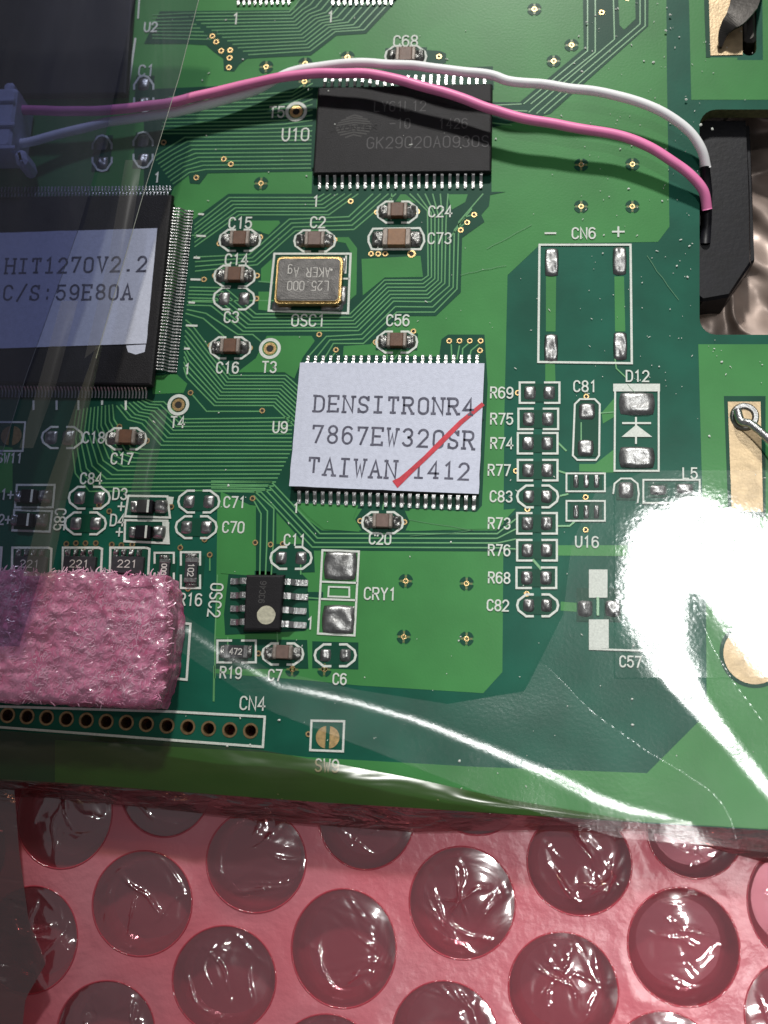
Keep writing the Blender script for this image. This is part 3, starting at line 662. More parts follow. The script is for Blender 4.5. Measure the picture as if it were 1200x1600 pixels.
# big square chip under the tinted film
H = 0.14
cs = [P(-160, 596, H), P(236, 601, H), P(268, 304, H), P(-160, 309, H)]
mb = MB(); chip_body(mb, cs, 0.015, H, 0.03); q = mb.build('processor_chip', M['epoxy'], board); q['label'] = 'large square black chip with fine leads on every side and a white paper label'
gq = gull_mesh('fine_lead', 0.0165, 0.20, 0.070, 0.03)
row(q, gq, P(273, 326, 0.07), P(246, 577, 0.07), 52, R(-2))
gq2 = gull_mesh('fine_lead', 0.0165, 0.16, 0.070, 0.03)
row(q, gq2, P(228, 598, 0.07), P(-28, 596, 0.07), 50, R(-90))
row(q, gq2, P(262, 307, 0.07), P(-28, 309, 0.07), 56, R(90))
sheet_label([(-60, 547), (229, 537), (246, 357), (-60, 366)], 0.141, 0.008, 'paper_label', [('HIT1270V2.2', 119, 414, 22, 216, 1.0), ('C/S:59E80A', 106, 457, 22, 196, 0.6)], q)
# thermal residue of the label
mb = MB(); flat(mb, [P(x, y, H)[:] for x, y in ((197, 540), (228, 538), (226, 550), (212, 554), (200, 550))], H+0.001); mb.build('torn_label_scrap', M['paper'], q)

# chip at the very top left and the leads of the two above
H = 0.12
cs = [P(-150, 150, H), P(196, 146, H), P(214, -120, H), P(-150, -120, H)]
mb = MB(); chip_body(mb, cs, 0.015, H, 0.03); o = mb.build('large_chip', M['epoxy'], board); o['label'] = 'large black chip marked U2 seen through the dark film'
for (x0, x1, n) in ((373, 452, 10), (521, 612, 11)):
    H = 0.10; a = P(x0-4, -16, H); b = P(x1+6, -18, H)
    mb = MB(); chip_body(mb, [a, b, b+Vector((0, 0.9, 0)), a+Vector((0, 0.9, 0))], 0.012, H); o = mb.build('logic_chip', M['epoxy'], board)
    row(o, gm, P(x0, -19, 0.05), P(x1, -20, 0.05), n, R(-90))

# eight lead chip OSC2
H = 0.13
cs = [P(381, 984, H), P(436, 984, H), P(443, 899, H), P(385, 899, H)]
mb = MB(); chip_body(mb, cs, 0.02, H, 0.02)
textat(mb, '93C46', 410, 925, H, 9, H+0.0006, ang=R(88), ws=0.8, wpx=1.3)
c = P(416, 961, H); r = 0.095
mb.add([(c.x+r*(1+0.08*noise.noise(Vector((math.cos(a), math.sin(a), 0))*2))*math.cos(a), c.y+r*math.sin(a), H+0.003) for a in [2*math.pi*k/24 for k in range(24)]], [tuple(range(24))], 2)
o2 = mb.build('eight_lead_chip', [M['epoxy'], M['mark2'], M['cream']], board); o2['label'] = 'small black eight lead chip with a round cream paint dot'
g8 = gull_mesh('wide_lead', 0.062, 0.26, 0.065, 0.02)
for y in (909, 931, 953, 975):
    p = P(441 if y < 940 else 438, y, 0.06); ob('pin', g8, o2, (p.x, p.y, 0), 0)
g8b = gull_mesh('wide_lead', 0.062, 0.17, 0.065, 0.02)
for y in (908, 930, 951, 972):
    p = P(384, y, 0.06); ob('pin', g8b, o2, (p.x, p.y, 0), R(180))

# crystal oscillator can
sline([(429, 397), (548, 397), (544, 490), (420, 486)], 3.6, True); sline([(541, 400), (540, 428)], 3); sline([(530, 436), (546, 436)], 3)
gap_patch(483, 444, 116, 86)
solder(440, 479, 32, 15, 0.03, power=5); solder(519, 479, 36, 15, 0.03, power=5); solder(536, 462, 12, 30, 0.03); solder(536, 415, 10, 26, 0.02)
H = 0.13
def rr_world(cx, cy, w_, h_, r, z, n=5, sk=0):
    out = []
    for sx, sy, a in ((1, 1, 0), (-1, 1, 90), (-1, -1, 180), (1, -1, 270)):
        for i in range(n+1):
            an = R(a+90*i/n); out.append((cx+sx*(w_/2-r)+r*math.cos(an), cy+sy*(h_/2-r)+r*math.sin(an), z))
    return out
c = P(482, 437, H); w_, h_ = L(482, 437, 103, 73)
mb = MB(); rings = [rr_world(c.x, c.y, w_*0.98, h_*0.98, 0.05, 0.02), rr_world(c.x, c.y, w_, h_, 0.05, H-0.015), rr_world(c.x, c.y, w_-0.01, h_-0.01, 0.05, H-0.008)]
n = len(rings[0]); vs = [p for r_ in rings for p in r_]
mb.add(vs, [(k*n+i, k*n+(i+1) % n, (k+1)*n+(i+1) % n, (k+1)*n+i) for k in range(2) for i in range(n)]+[tuple(2*n+i for i in range(n))])
osc = mb.build('crystal_oscillator', M['brass'], board); osc['label'] = 'gold rimmed metal crystal oscillator with upside down engraving'
mb = MB(); rings = [rr_world(c.x, c.y, w_-0.040, h_-0.040, 0.05, H-0.008), rr_world(c.x, c.y, w_-0.044, h_-0.044, 0.05, H+0.003), rr_world(c.x, c.y, w_-0.060, h_-0.060, 0.045, H+0.006)]
mb.add([p for r_ in rings for p in r_], [(k*n+i, k*n+(i+1) % n, (k+1)*n+(i+1) % n, (k+1)*n+i) for k in range(2) for i in range(n)]); mb.build('lid_rim', M['brass'], osc)
mb = MB(); mb.add(rr_world(c.x, c.y, w_-0.060, h_-0.060, 0.045, H+0.0055), [tuple(range(n))])
mb.add(rr_world(c.x, c.y, w_-0.085, h_-0.085, 0.045, H+0.009), [tuple(range(n))])
letters(mb, 'AKER Ag', c.x+0.00, c.y+0.08, 0.105, H+0.0112, R(180), 0.0085, 1.9, 0.66, mi=1); letters(mb, 'L25.000', c.x, c.y-0.075, 0.105, H+0.0112, R(180), 0.0085, 1.7, 0.66, mi=1)
mb.add([(c.x+0.245+0.014*math.cos(a), c.y+0.11+0.014*math.sin(a), H+0.0115) for a in [2*math.pi*k/12 for k in range(12)]], [tuple(range(12))], 1)
mb.build('lid', [M['lid'], M['etch']], osc)

# bare gold areas and the clips at the right
mb = MB(); flat(mb, W([(1106, -60), (1160, -60), (1160, 86), (1110, 87)]), 0.0075, skirt=0.005); mb.build('gold_pad', M['tan'], board)
pour([(1098, -60), (1107, -60), (1110, 90), (1103, 90)], 0.006, 'copper_gap', 'clear'); pour([(1131, 619), (1196, 619), (1196, 808), (1138, 806)], 0.0045, 'copper_gap', 'clear')
mb = MB(); flat(mb, W([(1137, 628), (1188, 628), (1192, 800), (1143, 799)]), 0.0085, skirt=0.005); mb.build('gold_pad', M['tan'], board)
c = P(1177, 1023); rr = L(1177, 1023, 94, 1)[0]/2
mb = MB(); flat(mb, circ(c.x, c.y, rr*1.13, 40), 0.0045); mb.build('copper_gap', M['clear'], board)
mb = MB(); flat(mb, circ(c.x, c.y, rr, 40), 0.0085, skirt=0.005); mb.build('gold_pad', M['tan'], board)
c = P(1163, 651)
mb = MB(); ribbon(mb, circ(c.x, c.y, 0.11, 24), 0.07, 0.012, True, thick=0.02); mb.build('solder_ring', M['solder'], board)
print('board parts', len(board.children))

# ------------------------------------------------------------------ the two wires with their plug
lead = empty('lamp_lead', P(40, 190, 0), 'pink and white wires curving over the board from a white plug to a black sleeve', 'cable')
def at_parent(mb, name, m, parent):
    l = parent.location; mb.v = [(p[0]-l.x, p[1]-l.y, p[2]-l.z) for p in mb.v]; return mb.build(name, m, parent)
def wire(path, r, name, m):
    pts = smooth_path([tuple(P(x, y, h)) for x, y, h in path], 9)
    pts = [(p[0]+0.012*noise.noise(Vector(p)*2), p[1]+0.016*noise.noise(Vector(p)*3+Vector((9, 0, 0))), p[2]) for p in pts]
    mb = MB(); tube(mb, pts, r, 16); return at_parent(mb, name, m, lead)
wire([(20, 225, .26), (43, 223, .24), (100, 207, .2), (167, 192, .18), (267, 177, .16), (333, 160, .17), (400, 141, .15), (457, 112, .17), (510, 103, .20), (567, 98, .24), (633, 102, .28), (700, 108, .33), (767, 118, .33), (800, 127, .32), (883, 136, .30), (953, 147, .28), (1000, 160, .27), (1040, 177, .25), (1075, 203, .20), (1096, 233, .12), (1104, 262, .02)], 0.052, 'white_wire', M['white'])
wire([(10, 172, .30), (33, 171, .30), (100, 173, .28), (167, 173, .26), (233, 166, .26), (273, 159, .27), (333, 144, .26), (400, 129, .27), (467, 118, .29), (533, 114, .31), (587, 117, .33), (633, 127, .34), (700, 147, .33), (767, 170, .31), (800, 181, .30), (867, 194, .28), (950, 209, .26), (1000, 223, .25), (1040, 244, .22), (1076, 270, .17), (1098, 297, .10), (1104, 328, .0)], 0.054, 'pink_wire', M['pink'])
mb = MB(); tube(mb, [P(1101, 262, .03), P(1105, 300, -.02), P(1104, 345, -.10), P(1102, 380, -.2)], 0.055, 14); at_parent(mb, 'black_sleeve', M['black'], lead)
mb = MB(); c = P(-2, 195, .35); w_, h_ = L(0, 195, 62, 88); box(mb, c.x, c.y, 0.05, 0.5, w_, h_, bev=0.03); 
for y in (158, 196, 232):
    d = P(-2, y, .5); box(mb, d.x, d.y, 0.5, 0.53, w_*0.8, 0.05, bev=0.01)
d = P(16, 142, .4); box(mb, d.x, d.y, 0.2, 0.46, 0.12, 0.16, bev=0.03); d = P(34, 248, .35); box(mb, d.x, d.y, 0.1, 0.40, 0.13, 0.2, bev=0.04, rz=0.35)
at_parent(mb, 'plug', M['plug'], lead)

# black part seen in the slot, and the hook
mb = MB()
def prism(mb, px, h, z0, z1, bev=0.02, mi=0):
    top = [P(x, y, h) for x, y in px]; c = sum(top, Vector())/len(top); n = len(top)
    def ring(k, z): return [(p.x-(p.x-c.x)/((p-c).length)*k, p.y-(p.y-c.y)/((p-c).length)*k, z) for p in top]
    vs = ring(0, z0)+ring(0, z1-bev)+ring(bev, z1)
    mb.add(vs, [(r*n+i, r*n+(i+1) % n, (r+1)*n+(i+1) % n, (r+1)*n+i) for r in range(2) for i in range(n)]+[tuple(2*n+i for i in range(n))], mi)
prism(mb, [(1060, 440), (1098, 470), (1139, 463), (1174, 412), (1172, 290), (1166, 186), (1060, 186)], -0.2, -1.2, -0.2, 0.03)
hold = mb.build('lamp_holder', M['black']); hold['label'] = 'black plastic lamp holder seen through the notch beside the wire ends'; hold['category'] = 'lamp holder'
mb = MB(); prism(mb, [(1166, 190), (1171, 290), (1174, 408), (1181, 404), (1178, 290), (1173, 190)], -0.24, -1.2, -0.3, 0.02); mb.build('side_flange', M['black'], hold)
mb = MB()
hk = smooth_path([tuple(P(x, y, h)) for x, y, h in [(1172, -30, .05), (1163, 5, .14), (1150, 28, .17), (1138, 40, .15), (1129, 55, .09), (1125, 76, .02)]], 6)
pts2 = [Vector(p) for p in hk]; vs = []
for i, p in enumerate(pts2):
    t = i/(len(pts2)-1); d = (pts2[min(i+1, len(pts2)-1)]-pts2[max(i-1, 0)]).normalized(); nn = Vector((-d.y, d.x, 0)).normalized(); hw = (0.17*(1-t)+0.015) if t > .25 else 0.15
    for s, z in ((1, 0), (1, 0.035), (-1, 0.035), (-1, 0)): vs.append(tuple(p+nn*hw*s+Vector((0, 0, z))))
n = len(pts2)
mb.add(vs, [(i*4+a, i*4+(a+1) % 4, (i+1)*4+(a+1) % 4, (i+1)*4+a) for i in range(n-1) for a in range(4)]+[(0, 1, 2, 3), tuple((n-1)*4+a for a in (3, 2, 1, 0))])
box(mb, P(1171, 40, .0).x, P(1171, 20, 0).y, -0.4, 0.03, 0.13, 0.75, bev=0.03)
hook = mb.build('metal_hook', mat('dark_metal', (0.07, 0.065, 0.06), 0.38, 0.7, var=0.3, vscale=4, bump=0.2, bscale=20)); hook['label'] = 'dark pointed hook coming out of a narrow slot onto a gold pad at the top'; hook['category'] = 'hook'
mb = MB(); tube(mb, smooth_path([tuple(P(x, y, h)) for x, y, h in [(1152, 640, .08), (1158, 658, .10), (1172, 662, .14), (1190, 676, .16), (1215, 700, .2), (1250, 740, .3)]], 6), 0.042, 10)
spr = mb.build('spring_wire', M['pin']); spr['label'] = 'shiny bent wire end resting on the long gold pad at the frame edge'; spr['category'] = 'spring wire'

# ------------------------------------------------------------------ pink foam pad
def fmat(name, build):
    m = bpy.data.materials.new(name); m.use_nodes = True; nt = m.node_tree; nt.nodes.clear()
    out = nt.nodes.new('ShaderNodeOutputMaterial'); s = build(nt); nt.links.new(s, out.inputs[0]); return m
def noise_node(nt, scale, detail=4, dist=0.0, coord='Object', stretch=None):
    tc = nt.nodes.new('ShaderNodeTexCoord'); v = tc.outputs[coord]
    if stretch:
        mp = nt.nodes.new('ShaderNodeMapping'); mp.inputs['Scale'].default_value = stretch; nt.links.new(v, mp.inputs[0]); v = mp.outputs[0]
    n = nt.nodes.new('ShaderNodeTexNoise'); n.inputs['Scale'].default_value = scale; n.inputs['Detail'].default_value = detail; n.inputs['Distortion'].default_value = dist
    nt.links.new(v, n.inputs['Vector']); return n.outputs['Fac']
def bump_node(nt, h, strength, dist=0.02, normal=None):
    b = nt.nodes.new('ShaderNodeBump'); b.inputs['Strength'].default_value = strength; b.inputs['Distance'].default_value = dist
    nt.links.new(h, b.inputs['Height'])
    if normal: nt.links.new(normal, b.inputs['Normal'])
    return b.outputs[0]
def film_shader(nt, tint, gloss, rough, veil=0.0, vcol=(0.5, 0.55, 0.7, 1), nrm=None, rough2=None, g2=0.0, translucent=0.0):
    t = nt.nodes.new('ShaderNodeBsdfTransparent'); t.inputs[0].default_value = tint
    cur = t.outputs[0]
    if veil:
        d = nt.nodes.new('ShaderNodeBsdfDiffuse'); d.inputs[0].default_value = vcol
        if nrm: nt.links.new(nrm, d.inputs['Normal'])
        dd = d.outputs[0]
        if translucent:
            tr = nt.nodes.new('ShaderNodeBsdfTranslucent'); tr.inputs[0].default_value = vcol
            m0 = nt.nodes.new('ShaderNodeMixShader'); m0.inputs[0].default_value = translucent; nt.links.new(dd, m0.inputs[1]); nt.links.new(tr.outputs[0], m0.inputs[2]); dd = m0.outputs[0]
        m = nt.nodes.new('ShaderNodeMixShader'); m.inputs[0].default_value = veil; nt.links.new(cur, m.inputs[1]); nt.links.new(dd, m.inputs[2]); cur = m.outputs[0]
    for gg, rr in ((gloss, rough), (g2, rough2)):
        if gg:
            g = nt.nodes.new('ShaderNodeBsdfGlossy'); g.inputs['Roughness'].default_value = rr; g.inputs[0].default_value = (1, 1, 1, 1)
            if nrm: nt.links.new(nrm, g.inputs['Normal'])
            m = nt.nodes.new('ShaderNodeMixShader'); nt.links.new(cur, m.inputs[1]); nt.links.new(g.outputs[0], m.inputs[2])
            lw = nt.nodes.new('ShaderNodeLayerWeight'); lw.inputs[0].default_value = 0.35
            ma = nt.nodes.new('ShaderNodeMath'); ma.operation = 'MULTIPLY_ADD'; ma.inputs[1].default_value = gg*4; ma.inputs[2].default_value = gg
            pw = nt.nodes.new('ShaderNodeMath'); pw.operation = 'POWER'; pw.inputs[1].default_value = 3; nt.links.new(lw.outputs['Facing'], pw.inputs[0])
            nt.links.new(pw.outputs[0], ma.inputs[0]); nt.links.new(ma.outputs[0], m.inputs[0]); cur = m.outputs[0]
    return cur
fm = mat('pink_foam', (0.60, 0.05, 0.21), 0.35, c2=(0.86, 0.36, 0.54, 1), vscale=4, bump=1.0, bscale=30, detail=10)
M['fibre'] = mat('pale_foam_fibre', (0.75, 0.22, 0.42), 0.25, c2=(0.93, 0.68, 0.78, 1), vscale=3)
x0, x1 = P(-260, 1000, 0).x, P(287, 1000, 0).x; yt, yb = P(140, 905, 0.0).y, P(140, 1103, 0).y
foam = empty('foam_pad', ((x0+x1)/2, (yt+yb)/2, 0), 'fibrous pink foam pad wrapped in film at the left, above the row of holes', 'foam pad')
FH = 0.52
def foam_pt(u, v, k=1.0):
    """u, v over the unfolded top: past the edge the skin turns down to the board"""
    hx, hy = (x1-x0)/2, (yt-yb)/2
    a = u*1.12; b = v*1.3
    ex = max(0, abs(a)-0.93); ey = max(0, abs(b)-0.80)
    X = math.copysign(min(abs(a), 0.93)+0.07*math.sin(min(1, ex/0.12)*math.pi/2), a)
    Y = math.copysign(min(abs(b), 0.80)+0.20*math.sin(min(1, ey/0.28)*math.pi/2), b)
    X *= 1-0.055*abs(Y)**2.5+0.006*noise.noise(Vector((Y*4, 2, 0)))
    zz = FH*math.sqrt(max(0, math.cos(min(1, ex/0.19)*math.pi/2)*math.cos(min(1, ey/0.50)*math.pi/2)))
    p = Vector((X*hx, Y*hy, zz))
    nz = 0.05*noise.noise(p*3.5)+0.045*noise.noise(p*11)+0.014*noise.noise(p*26+Vector((3, 0, 0)))
    return p+Vector((0.5*nz if ex else 0, 0.5*nz if ey else 0.3*noise.noise(Vector((X*7, 4, Y)))*0.05, nz*k))
mb = MB(); nu, nv = 260, 130
vs = [tuple(foam_pt(2*i/nu-1, 2*j/nv-1)) for j in range(nv+1) for i in range(nu+1)]
mb.add(vs, [(j*(nu+1)+i, j*(nu+1)+i+1, (j+1)*(nu+1)+i+1, (j+1)*(nu+1)+i) for j in range(nv) for i in range(nu)], 0, True)
mb.build('foam_core', fm, foam)
rnd = random.Random(3)
mb = MB()
for k in range(5200):
    u, v = rnd.uniform(0, 1.0)*1.1-0.1, rnd.uniform(-0.98, 0.98)
    if u > 0.90 or abs(v) > 0.80: continue
    p = foam_pt(u, v)+Vector((0, 0, 0.006)); a = rnd.gauss(1.15, 0.9); ln = rnd.uniform(0.02, 0.085); cv = rnd.uniform(-1.5, 1.5); wd = rnd.uniform(0.004, 0.010)
    pts = []; q = p.copy(); slope = rnd.uniform(-0.2, 0.2)
    for i in range(4):
        pts.append(q.copy()); q = q+Vector((math.cos(a), math.sin(a), slope))*ln/3; a += cv/3; slope -= 0.25
    l_, r_ = offs([Vector((t.x, t.y)) for t in pts], wd/2)
    vs = []
    for i in range(4): vs += [(l_[i].x, l_[i].y, pts[i].z), (r_[i].x, r_[i].y, pts[i].z+rnd.uniform(0, 0.004))]
    mb.add(vs, [(2*i, 2*i+1, 2*i+3, 2*i+2) for i in range(3)], 0, True)
fb = mb.build('foam_fibres', M['fibre'], foam); fb['kind'] = 'stuff'
def wrap_pt(u, v):
    p = foam_pt(u, v, 0.3); q_ = Vector((p.x*1.0, p.y*1.6, 0))
    return p*1.0+Vector((0, 0, 0.028+0.018*(1-2*abs(noise.noise(q_*1.5)))+0.006*(1-2*abs(noise.noise(q_*6)))))
mb = MB(); nu, nv = 300, 120
mb.add([tuple(wrap_pt(2*i/nu-1, 2*j/nv-1)) for j in range(nv+1) for i in range(nu+1)], [(j*(nu+1)+i, j*(nu+1)+i+1, (j+1)*(nu+1)+i+1, (j+1)*(nu+1)+i) for j in range(nv) for i in range(nu)], 0, True)
mb.build('clear_wrapping', fmat('clear_wrapping_film', lambda nt: film_shader(nt, (0.93, 0.86, 0.90, 1), 0.06, 0.10, 0.14, (0.70, 0.45, 0.58, 1), bump_node(nt, noise_node(nt, 4, 4, 1.5, stretch=(1, 0.6, 1)), 0.5, 0.03), 0.3, 0.05)), foam)

# ------------------------------------------------------------------ bubble wrap under the board
ZW = -0.42
wrap_o = P(600, 1450, ZW)
wrap = empty('bubble_wrap', wrap_o, 'pink bubble wrap with round crinkled bubbles spread out below the circuit board', 'bubble wrap')
BUB = [(100, 1272, 74, 84), (222, 1411, 77, 82), (400, 1345, 77, 80), (350, 1530, 80, 84), (48, 1468, 72, 84), (165, 1612, 76, 80), (572, 1278, 74, 80), (722, 1410, 82, 88), (537, 1481, 81, 93), (905, 1348, 81, 82), (880, 1546, 85, 90), (1068, 1479, 87, 93), (1085, 1300, 74, 72), (1246, 1412, 78, 92), (1248, 1590, 84, 92), (695, 1618, 82, 86), (510, 1668, 80, 84), (-62, 1330, 70, 82), (1040, 1668, 84, 88), (260, 1225, 72, 82), (420, 1170, 74, 80), (745, 1222, 78, 82), (-110, 1520, 72, 84), (920, 1180, 78, 80)]
cells = []
for bx, by, rx, ry in BUB:
    c = P(bx, by, ZW); a = (P(bx+rx, by, ZW)-c).length; b = (P(bx, by+ry, ZW)-c).length; cells.append((c.x, c.y, a, b))
def land_z(x, y): return ZW+0.035*noise.noise(Vector((x*0.9, y*0.9, 0)))+0.02*noise.noise(Vector((x*2.6, y*2.6, 5)))
lx0, lx1, ly0, ly1 = -7.5, 7.5, -8.2, -2.3; st = 0.035
nx = int((lx1-lx0)/st); ny = int((ly1-ly0)/st); mb = MB(); vid = {}; vs = []
def inside(x, y):
    for k, (cx, cy, a, b) in enumerate(cells):
        d = math.hypot((x-cx)/a, (y-cy)/b)
        if d < 1: return k, d
    return None
G2 = []
for j in range(ny+1):
    for i in range(nx+1):
        x, y = lx0+i*st, ly0+j*st; G2.append((x, y))
keep = []
for j in range(ny):
    for i in range(nx):
        if inside(lx0+(i+.5)*st, ly0+(j+.5)*st) is None: keep.append((i, j))
ks = set(keep); used = {}
for (i, j) in keep:
    f = []
    for di, dj in ((0, 0), (1, 0), (1, 1), (0, 1)):
        key = (i+di, j+dj)
        if key not in used:
            x, y = lx0+key[0]*st, ly0+key[1]*st
            border = any((key[0]+a, key[1]+b) not in ks for a in (-1, 0) for b in (-1, 0))
            z = land_z(x, y)
            best = None
            for cx, cy, a, b in cells:
                d = math.hypot((x-cx)/a, (y-cy)/b)
                if best is None or abs(d-1) < abs(best[0]-1): best = (d, cx, cy, a, b)
            d, cx, cy, a, b = best
            if d < 1.35: z += (ZW-z)*max(0, 1-(d-1)/0.35)+0.0
            if border and d < 1.12 and d > 0.8: x, y, z = cx+(x-cx)/d, cy+(y-cy)/d, ZW
            used[key] = len(vs); vs.append((x-wrap_o.x, y-wrap_o.y, z-wrap_o.z))
        f.append(used[key])
    mb.f.append(f); mb.m.append(0); mb.smooth.append(True)
mb.v = vs
def land(nt):
    n1 = noise_node(nt, 0.8, 2); nrm = bump_node(nt, noise_node(nt, 9, 6), 0.5, 0.03)
    cr = nt.nodes.new('ShaderNodeMix'); cr.data_type = 'RGBA'; cr.inputs[6].default_value = (0.88, 0.13, 0.18, 1); cr.inputs[7].default_value = (0.80, 0.36, 0.41, 1); nt.links.new(n1, cr.inputs[0])
    d = nt.nodes.new('ShaderNodeBsdfPrincipled'); d.inputs['Roughness'].default_value = 0.30; d.inputs['Specular IOR Level'].default_value = 0.5
    d.inputs['Coat Weight'].default_value = 0.15; d.inputs['Coat Roughness'].default_value = 0.2
    nt.links.new(cr.outputs[2], d.inputs['Base Color']); nt.links.new(nrm, d.inputs['Normal'])
    t = nt.nodes.new('ShaderNodeBsdfTransparent'); t.inputs[0].default_value = (0.85, 0.45, 0.5, 1)
    m = nt.nodes.new('ShaderNodeMixShader'); m.inputs[0].default_value = 0.68; nt.links.new(t.outputs[0], m.inputs[1]); nt.links.new(d.outputs[0], m.inputs[2]); return m.outputs[0]
M['land'] = fmat('pink_film_flat', land)
mb.build('flat_film', M['land'], wrap)
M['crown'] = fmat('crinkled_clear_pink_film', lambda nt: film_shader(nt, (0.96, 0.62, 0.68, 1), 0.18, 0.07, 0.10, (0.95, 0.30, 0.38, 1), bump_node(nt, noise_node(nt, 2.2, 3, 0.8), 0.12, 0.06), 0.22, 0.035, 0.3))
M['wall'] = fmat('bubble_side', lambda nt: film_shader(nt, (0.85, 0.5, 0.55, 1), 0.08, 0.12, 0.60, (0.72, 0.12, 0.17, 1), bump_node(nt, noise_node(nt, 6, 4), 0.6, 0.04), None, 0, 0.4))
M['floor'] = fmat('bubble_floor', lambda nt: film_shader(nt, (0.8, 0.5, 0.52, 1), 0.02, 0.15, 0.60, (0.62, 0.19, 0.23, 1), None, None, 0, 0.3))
for k, (cx, cy, a, b) in enumerate(cells):
    sd = Vector((k*7.3, k*3.1, 0)); rr = random.Random(k)
    cr = [(rr.uniform(0, math.pi), rr.uniform(-0.8, 0.8), rr.uniform(0.02, 0.06), rr.uniform(0.015, 0.05)*rr.choice((-1, 1))) for _ in range(12)]
    def crown_z(u, v):
        r = math.hypot(u, v); e = max(0, 1-r**4)
        z = 0.05*(1-r*r)
        p = Vector((u*1.1, v*1.1, 0))+sd
        wv = Vector((noise.noise(p*1.4), noise.noise(p*1.4+Vector((7, 2, 0))), 0))
        z += e*0.05*noise.noise(p*1.1)
        for an, of, wd, am in cr:
            t = u*math.cos(an)+v*math.sin(an)-of+0.22*noise.noise(p*1.3); s_ = -u*math.sin(an)+v*math.cos(an); z += e*(am*1.6*max(-0.12, -abs(t))+0.050*math.exp(-abs(t)/wd*2.2)*max(0, math.sin(s_*2.2+of*9)))
        return z
    nr, ns = 34, 96; mb = MB(); vs = [(0, 0, crown_z(0, 0))]
    for i in range(1, nr+1):
        r = i/nr
        for j in range(ns):
            an = 2*math.pi*j/ns; u, v = r*math.cos(an), r*math.sin(an); vs.append((u*a, v*b, crown_z(u, v)))
    fs = [(0, 1+j, 1+(j+1) % ns) for j in range(ns)]
    fs += [(1+i*ns+j, 1+(i+1)*ns+j, 1+(i+1)*ns+(j+1) % ns, 1+i*ns+(j+1) % ns) for i in range(nr-1) for j in range(ns)]
    # side and floor
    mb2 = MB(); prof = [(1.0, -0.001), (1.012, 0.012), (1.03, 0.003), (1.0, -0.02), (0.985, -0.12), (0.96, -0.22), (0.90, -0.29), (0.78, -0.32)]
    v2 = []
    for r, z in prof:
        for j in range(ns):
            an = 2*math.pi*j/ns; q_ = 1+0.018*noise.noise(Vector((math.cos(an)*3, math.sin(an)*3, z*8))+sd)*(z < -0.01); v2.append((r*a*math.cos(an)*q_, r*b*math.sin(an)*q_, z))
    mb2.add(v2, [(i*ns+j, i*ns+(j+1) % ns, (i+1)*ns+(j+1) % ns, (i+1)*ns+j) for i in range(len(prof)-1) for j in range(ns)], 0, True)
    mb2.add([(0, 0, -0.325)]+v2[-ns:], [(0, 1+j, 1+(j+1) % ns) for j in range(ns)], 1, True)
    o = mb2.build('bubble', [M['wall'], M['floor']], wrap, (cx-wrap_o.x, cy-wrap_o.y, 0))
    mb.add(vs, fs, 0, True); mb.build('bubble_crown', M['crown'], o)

# ------------------------------------------------------------------ plastic bag
bag = empty('plastic_bag', P(600, 1260, -0.3), 'shiny tinted plastic bag film over the left and the bright lower right of the board', 'plastic bag')
def resample(pts, n):
    d = [0]
    for i in range(1, len(pts)): d.append(d[-1]+math.dist(pts[i], pts[i-1]))
    out = []
    for k in range(n+1):
        t = d[-1]*k/n; i = max(j for j in range(len(d)) if d[j] <= t+1e-9); i = min(i, len(pts)-2)
        f = (t-d[i])/(d[i+1]-d[i]); out.append(tuple(pts[i][q]*(1-f)+pts[i+1][q]*f for q in range(len(pts[0]))))
    return out
def sheet(name, A, B, nu, nv, hf, m):
    A, B = resample(A, nu), resample(B, nu); mb = MB(); vs = []
    for j in range(nv+1):
        for i in range(nu+1):
            t = j/nv; x = A[i][0]*(1-t)+B[i][0]*t; y = A[i][1]*(1-t)+B[i][1]*t; vs.append(tuple(P(x, y, hf(x, y, i/nu, t))))
    mb.add(vs, [(j*(nu+1)+i, j*(nu+1)+i+1, (j+1)*(nu+1)+i+1, (j+1)*(nu+1)+i) for j in range(nv) for i in range(nu)], 0, True)
    return at_parent(mb, name, m, bag)
def segd(x, y, line):
    best = 1e9
    for (ax, ay, aw), (bx, by, bw) in zip(line, line[1:]):
        dx, dy = bx-ax, by-ay; t = max(0, min(1, ((x-ax)*dx+(y-ay)*dy)/(dx*dx+dy*dy)))
        best = min(best, math.hypot(x-ax-t*dx, y-ay-t*dy)-(aw*(1-t)+bw*t))
    return best
GA = [(1035, 850, 46), (1090, 845, 62), (1150, 880, 70), (1215, 970, 62), (1270, 1060, 50)]
GB = [(1030, 860, 44), (1022, 940, 44), (1045, 1030, 28), (1090, 1100, 14), (1140, 1160, 8), (1190, 1222, 6), (1260, 1300, 5)]
GC = [(300, 985, 0), (350, 1020, 0), (440, 1072, 0), (560, 1098, 0), (640, 1122, 0), (760, 1168, 2), (850, 1208, 3), (930, 1248, 4), (985, 1268, 3), (1040, 1279, 0), (1080, 1284, -8)]
def glare_h(x, y, u, t):
    dab, dc = min(segd(x, y, GA), segd(x, y, GB))/152, segd(x, y, GC)/152
    d = min(dab, dc)
    if x > 900: d += (0.06*noise.noise(Vector((x*0.03, y*0.03, 0)))+0.035*noise.noise(Vector((x*0.08, y*0.08, 2)))+0.025*noise.noise(Vector((x*0.2, y*0.2, 4))))*math.exp(-max(0, d)/0.16)*(1 if y < 950 else max(0.15, 1-(y-950)/150))
    p = P(x, y, 0.3); r2 = (p.x-GL.x)**2+(p.y-GL.y)**2
    e = 0.20 if x > 960 and y < 1060 else 0.07; dd = max(0, d); b = dd*dd/(2*e) if dd < e else dd-e/2
    if x < 660: b -= 0.09*((660-x)/152)**2
    return 0.32+0.5*0.053*r2-0.13*b+0.006*noise.noise(Vector((x*0.012, y*0.012, 0)))
